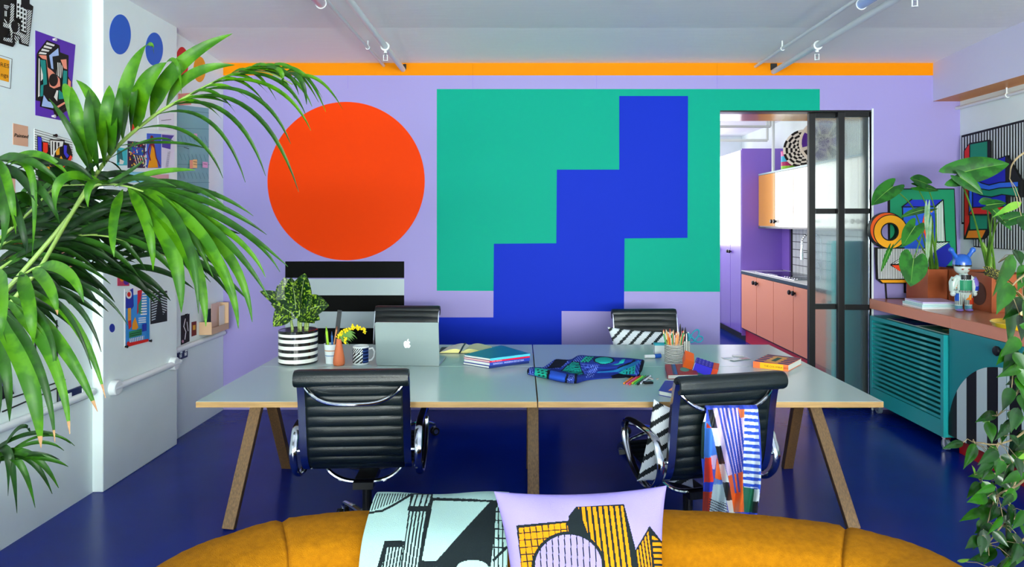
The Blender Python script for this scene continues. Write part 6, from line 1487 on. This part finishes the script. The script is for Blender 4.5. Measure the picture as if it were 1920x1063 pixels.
# ---- weeping fig, right foreground ----
FT = V((2.35, 2.35, 0))
fig = thing('weeping_fig', FT, 'weeping fig with glossy dark leaves on thin branches at the right edge of the room', 'plant')
b = MB(); b.lathe([(0,0),(.16,0),(.19,.03),(.21,.36),(.22,.38),(.2,.38),(.195,.34)], FT, M['terracotta'], 32); b.build('pot', fig, smooth=50)
b = MB(); b.lathe([(0,.335),(.197,.33)], FT, M['soil'], 24); b.build('soil', fig)
bark = mat('fig_bark', '#8f7d5c', .7, vary=.2, vscale=20); fg = [leaf_mat('fig_leaf', '#1c5008', '#28640c', 14, .5, .22, .25), leaf_mat('fig_leaf_deep', '#0e300a', '#15400e', 14, .5, .22, .2), leaf_mat('fig_leaf_young', '#5d9a2c', '#7fb33c', 14, .5, .28, .35)]
b = MB(); tr = catmull([FT+V((0,0,.33)), FT+V((.03,.02,.8)), FT+V((-.02,.05,1.4)), FT+V((-.05,.1,1.9))], 8); b.tube(tr, [.022-.012*i/(len(tr)-1) for i in range(len(tr))], bark, 10); b.build('trunk', fig)
Y_ = 2.5
def branch(ptsx, r=.004, Y=Y_, start=None):
    s0 = tr[start if start is not None else 14]; pts = catmull([s0]+[onY(x, y, Y+.03*math.sin(x)) for x, y in ptsx], 6); m = MB(); m.tube(pts, [r*1.6*(1-.7*i/(len(pts)-1)) for i in range(len(pts))], bark, 6); return m.build('branch', fig, smooth=60), pts
BR = [([(1960,470),(1900,478),(1872,492)], 20), ([(1960,500),(1915,520),(1890,545)], 18), ([(1990,620),(1935,690),(1905,740),(1870,780)], 16), ([(2000,700),(1930,800),(1875,832),(1822,828)], 14), ([(2000,740),(1925,845),(1880,880),(1836,900)], 12),
      ([(2000,800),(1920,900),(1870,930),(1850,985)], 10), ([(2010,850),(1930,950),(1880,985),(1852,1020)], 9), ([(2010,900),(1945,985),(1900,1030),(1870,1070)], 8), ([(2010,560),(1950,600),(1925,650),(1900,700)], 17), ([(1990,250),(1950,270),(1915,290),(1897,310),(1893,335)], 23), ([(1990,760),(1940,830),(1905,900),(1890,960)], 11), ([(1980,1000),(1930,1020),(1905,1050)], 7)]
paths = []
for pts_, st_ in BR: paths.append((branch(pts_, start=st_)[0], [onY(x, y, Y_+.03*math.sin(x)) for x, y in pts_]))
FL = [((1899,477),(1861,556),40,0,1),((1900,468),(1915,500),36,1,2.6),((1893,530),(1868,590),36,0,1),((1893,545),(1892,662),36,0,1),((1925,498),(1908,545),36,0,1),((1935,640),(1903,692),30,0,2),((1915,690),(1868,708),20,0,2),((1918,712),(1885,722),18,1,2),((1897,727),(1879,772),24,1,2),
      ((1912,705),(1922,745),34,0,2),((1900,770),(1905,806),32,0,2),((1868,775),(1828,792),20,1,3),((1855,784),(1842,792),14,2,3),((1852,790),(1860,832),26,0,3),((1880,795),(1878,832),26,1,3),((1806,830),(1766,842),16,1,3),((1828,832),(1806,880),26,0,3),((1868,838),(1846,864),20,0,3),((1893,815),(1912,840),20,1,3),((1862,392+470),(1830,894),22,1,4),((1838,905),(1812,935),20,0,4),((1842,902),(1868,945),24,0,5),((1828,890),(1822,872),8,2,4),((1860,940),(1838,990),30,0,5),((1862,985),(1828,1012),22,1,6),
      ((1905,1000),(1890,1048),32,1,7),((1795,1052),(1822,1048),12,2,6),((1915,380),(1860,408),16,2,9),((1915,405),(1925,440),26,1,9),((1912,590),(1915,640),36,1,8),((1938,850),(1905,862),14,2,4),((1918,560),(1880,600),30,1,8),((1925,560),(1922,620),40,0,8)]
rf = random.Random(9)
for i in range(64):
    y = rf.uniform(840, 1075); x = rf.uniform(1835+max(0, 930-y)*.35, 1930); L = rf.uniform(30, 52); a = rf.gauss(2.0, .75)
    FL.append(((x, y), (x+L*math.cos(a), y+L*abs(math.sin(a))), rf.uniform(15, 26), rf.choice([0,1,1,0,1]), [4,5,6,7,10,11][i % 6]))
for i in range(20):
    y = rf.uniform(600, 850); x = rf.uniform(1895, 1935); L = rf.uniform(34, 56); a = rf.gauss(1.9, .6)
    FL.append(((x, y), (x+L*math.cos(a), y+L*abs(math.sin(a))), rf.uniform(20, 30), rf.choice([0,1]), 8))
for i, (a_, c_, w, mi, bi) in enumerate(FL):
    Y0 = Y_+rf.uniform(-.12,.14) if i > 33 else Y_+rf.uniform(-.04,.04); A = onY(*a_, Y0); B = onY(*c_, Y0-.03); bi = int(min(bi, len(paths)-1)); brn, bp = paths[bi]
    m = MB(); leaf(m, A, B, w*Y0/F, fg[mi], V((rf.gauss(0,.4), -1, rf.uniform(-.1,.7))), .03, .3, 10, 'point'); near = min((p for _, b2 in paths for p in b2), key=lambda p: (p-A).length)
    if i < 90: m.tube([A, A.lerp(near, .5)+V((0,0,.012)), near], .0013, bark, 5)
    m.build('leaf', fig, smooth=70, dbl=False, recalc=False)
# =====================  LIGHT, CAMERA  =====================
def area(name, loc, rot, sx, sy, power, col):
    l = bpy.data.lights.new(name, 'AREA'); l.shape = 'RECTANGLE'; l.size = sx; l.size_y = sy; l.energy = power; l.color = lin(col)
    o = bpy.data.objects.new(name, l); C.objects.link(o); o.location = loc; o.rotation_euler = rot; return o
for i, (a, b) in enumerate(wins):
    area('window_daylight', ((a+b)/2, -6.06, 1.8), (PI/2+.5, 0, 0), b-a-.1, 1.85, 420, '#f4fbf4')
for a, b in wins: area('window_ground_glow', ((a+b)/2, -6.04, 1.35), (PI/2+1.05, 0, 0), b-a-.1, .9, 330, '#f6fbf2')  # added fill lamps aimed steeply up to brighten the ceiling
area('window_daylight', (XL-.06, (LW[0]+LW[1])/2, 1.92), (0, -PI/2-.55, 0), 1.6, 4.5, 35, '#f4fbf4')  # added side fill placed in the unseen left window
area('kitchen_daylight', (2.02, 10.78, 1.98), (-PI/2, 0, 0), 1.6, 1.5, 75, '#fffaf2')
area('kitchen_daylight', (.3, 8.1, 1.85), (0, -PI/2, 0), 1.65, 2.9, 50, '#fffaf2')
w = bpy.data.worlds.new('World'); S.world = w; w.use_nodes = True
bg = w.node_tree.nodes['Background']; bg.inputs[0].default_value = (.75, .87, 1, 1); bg.inputs[1].default_value = 1.6
cd = bpy.data.cameras.new('camera'); cam = bpy.data.objects.new('camera', cd); C.objects.link(cam)
cam.location = (0, 0, EYE); cam.rotation_euler = (PI/2, 0, 0); cd.sensor_width = 36; cd.lens = 24
cd.shift_x = -(CX-960)/1920; cd.shift_y = -(531.5-CY)/1920; cd.clip_start = .02
S.camera = cam
S.view_settings.view_transform = 'Standard'; S.view_settings.look = 'None'; S.view_settings.exposure = -0.34; S.view_settings.gamma = 1
S.view_settings.use_curve_mapping = False
S.cycles.use_denoising = True
S.cycles.max_bounces = 10; S.cycles.diffuse_bounces = 5; S.cycles.glossy_bounces = 4; S.cycles.transmission_bounces = 8
S.cycles.sample_clamp_indirect = 8
S.cycles.caustics_reflective = False; S.cycles.caustics_refractive = False
for o in bpy.data.objects:
    for k in ('_o', '_local'):
        if k in o: del o[k]
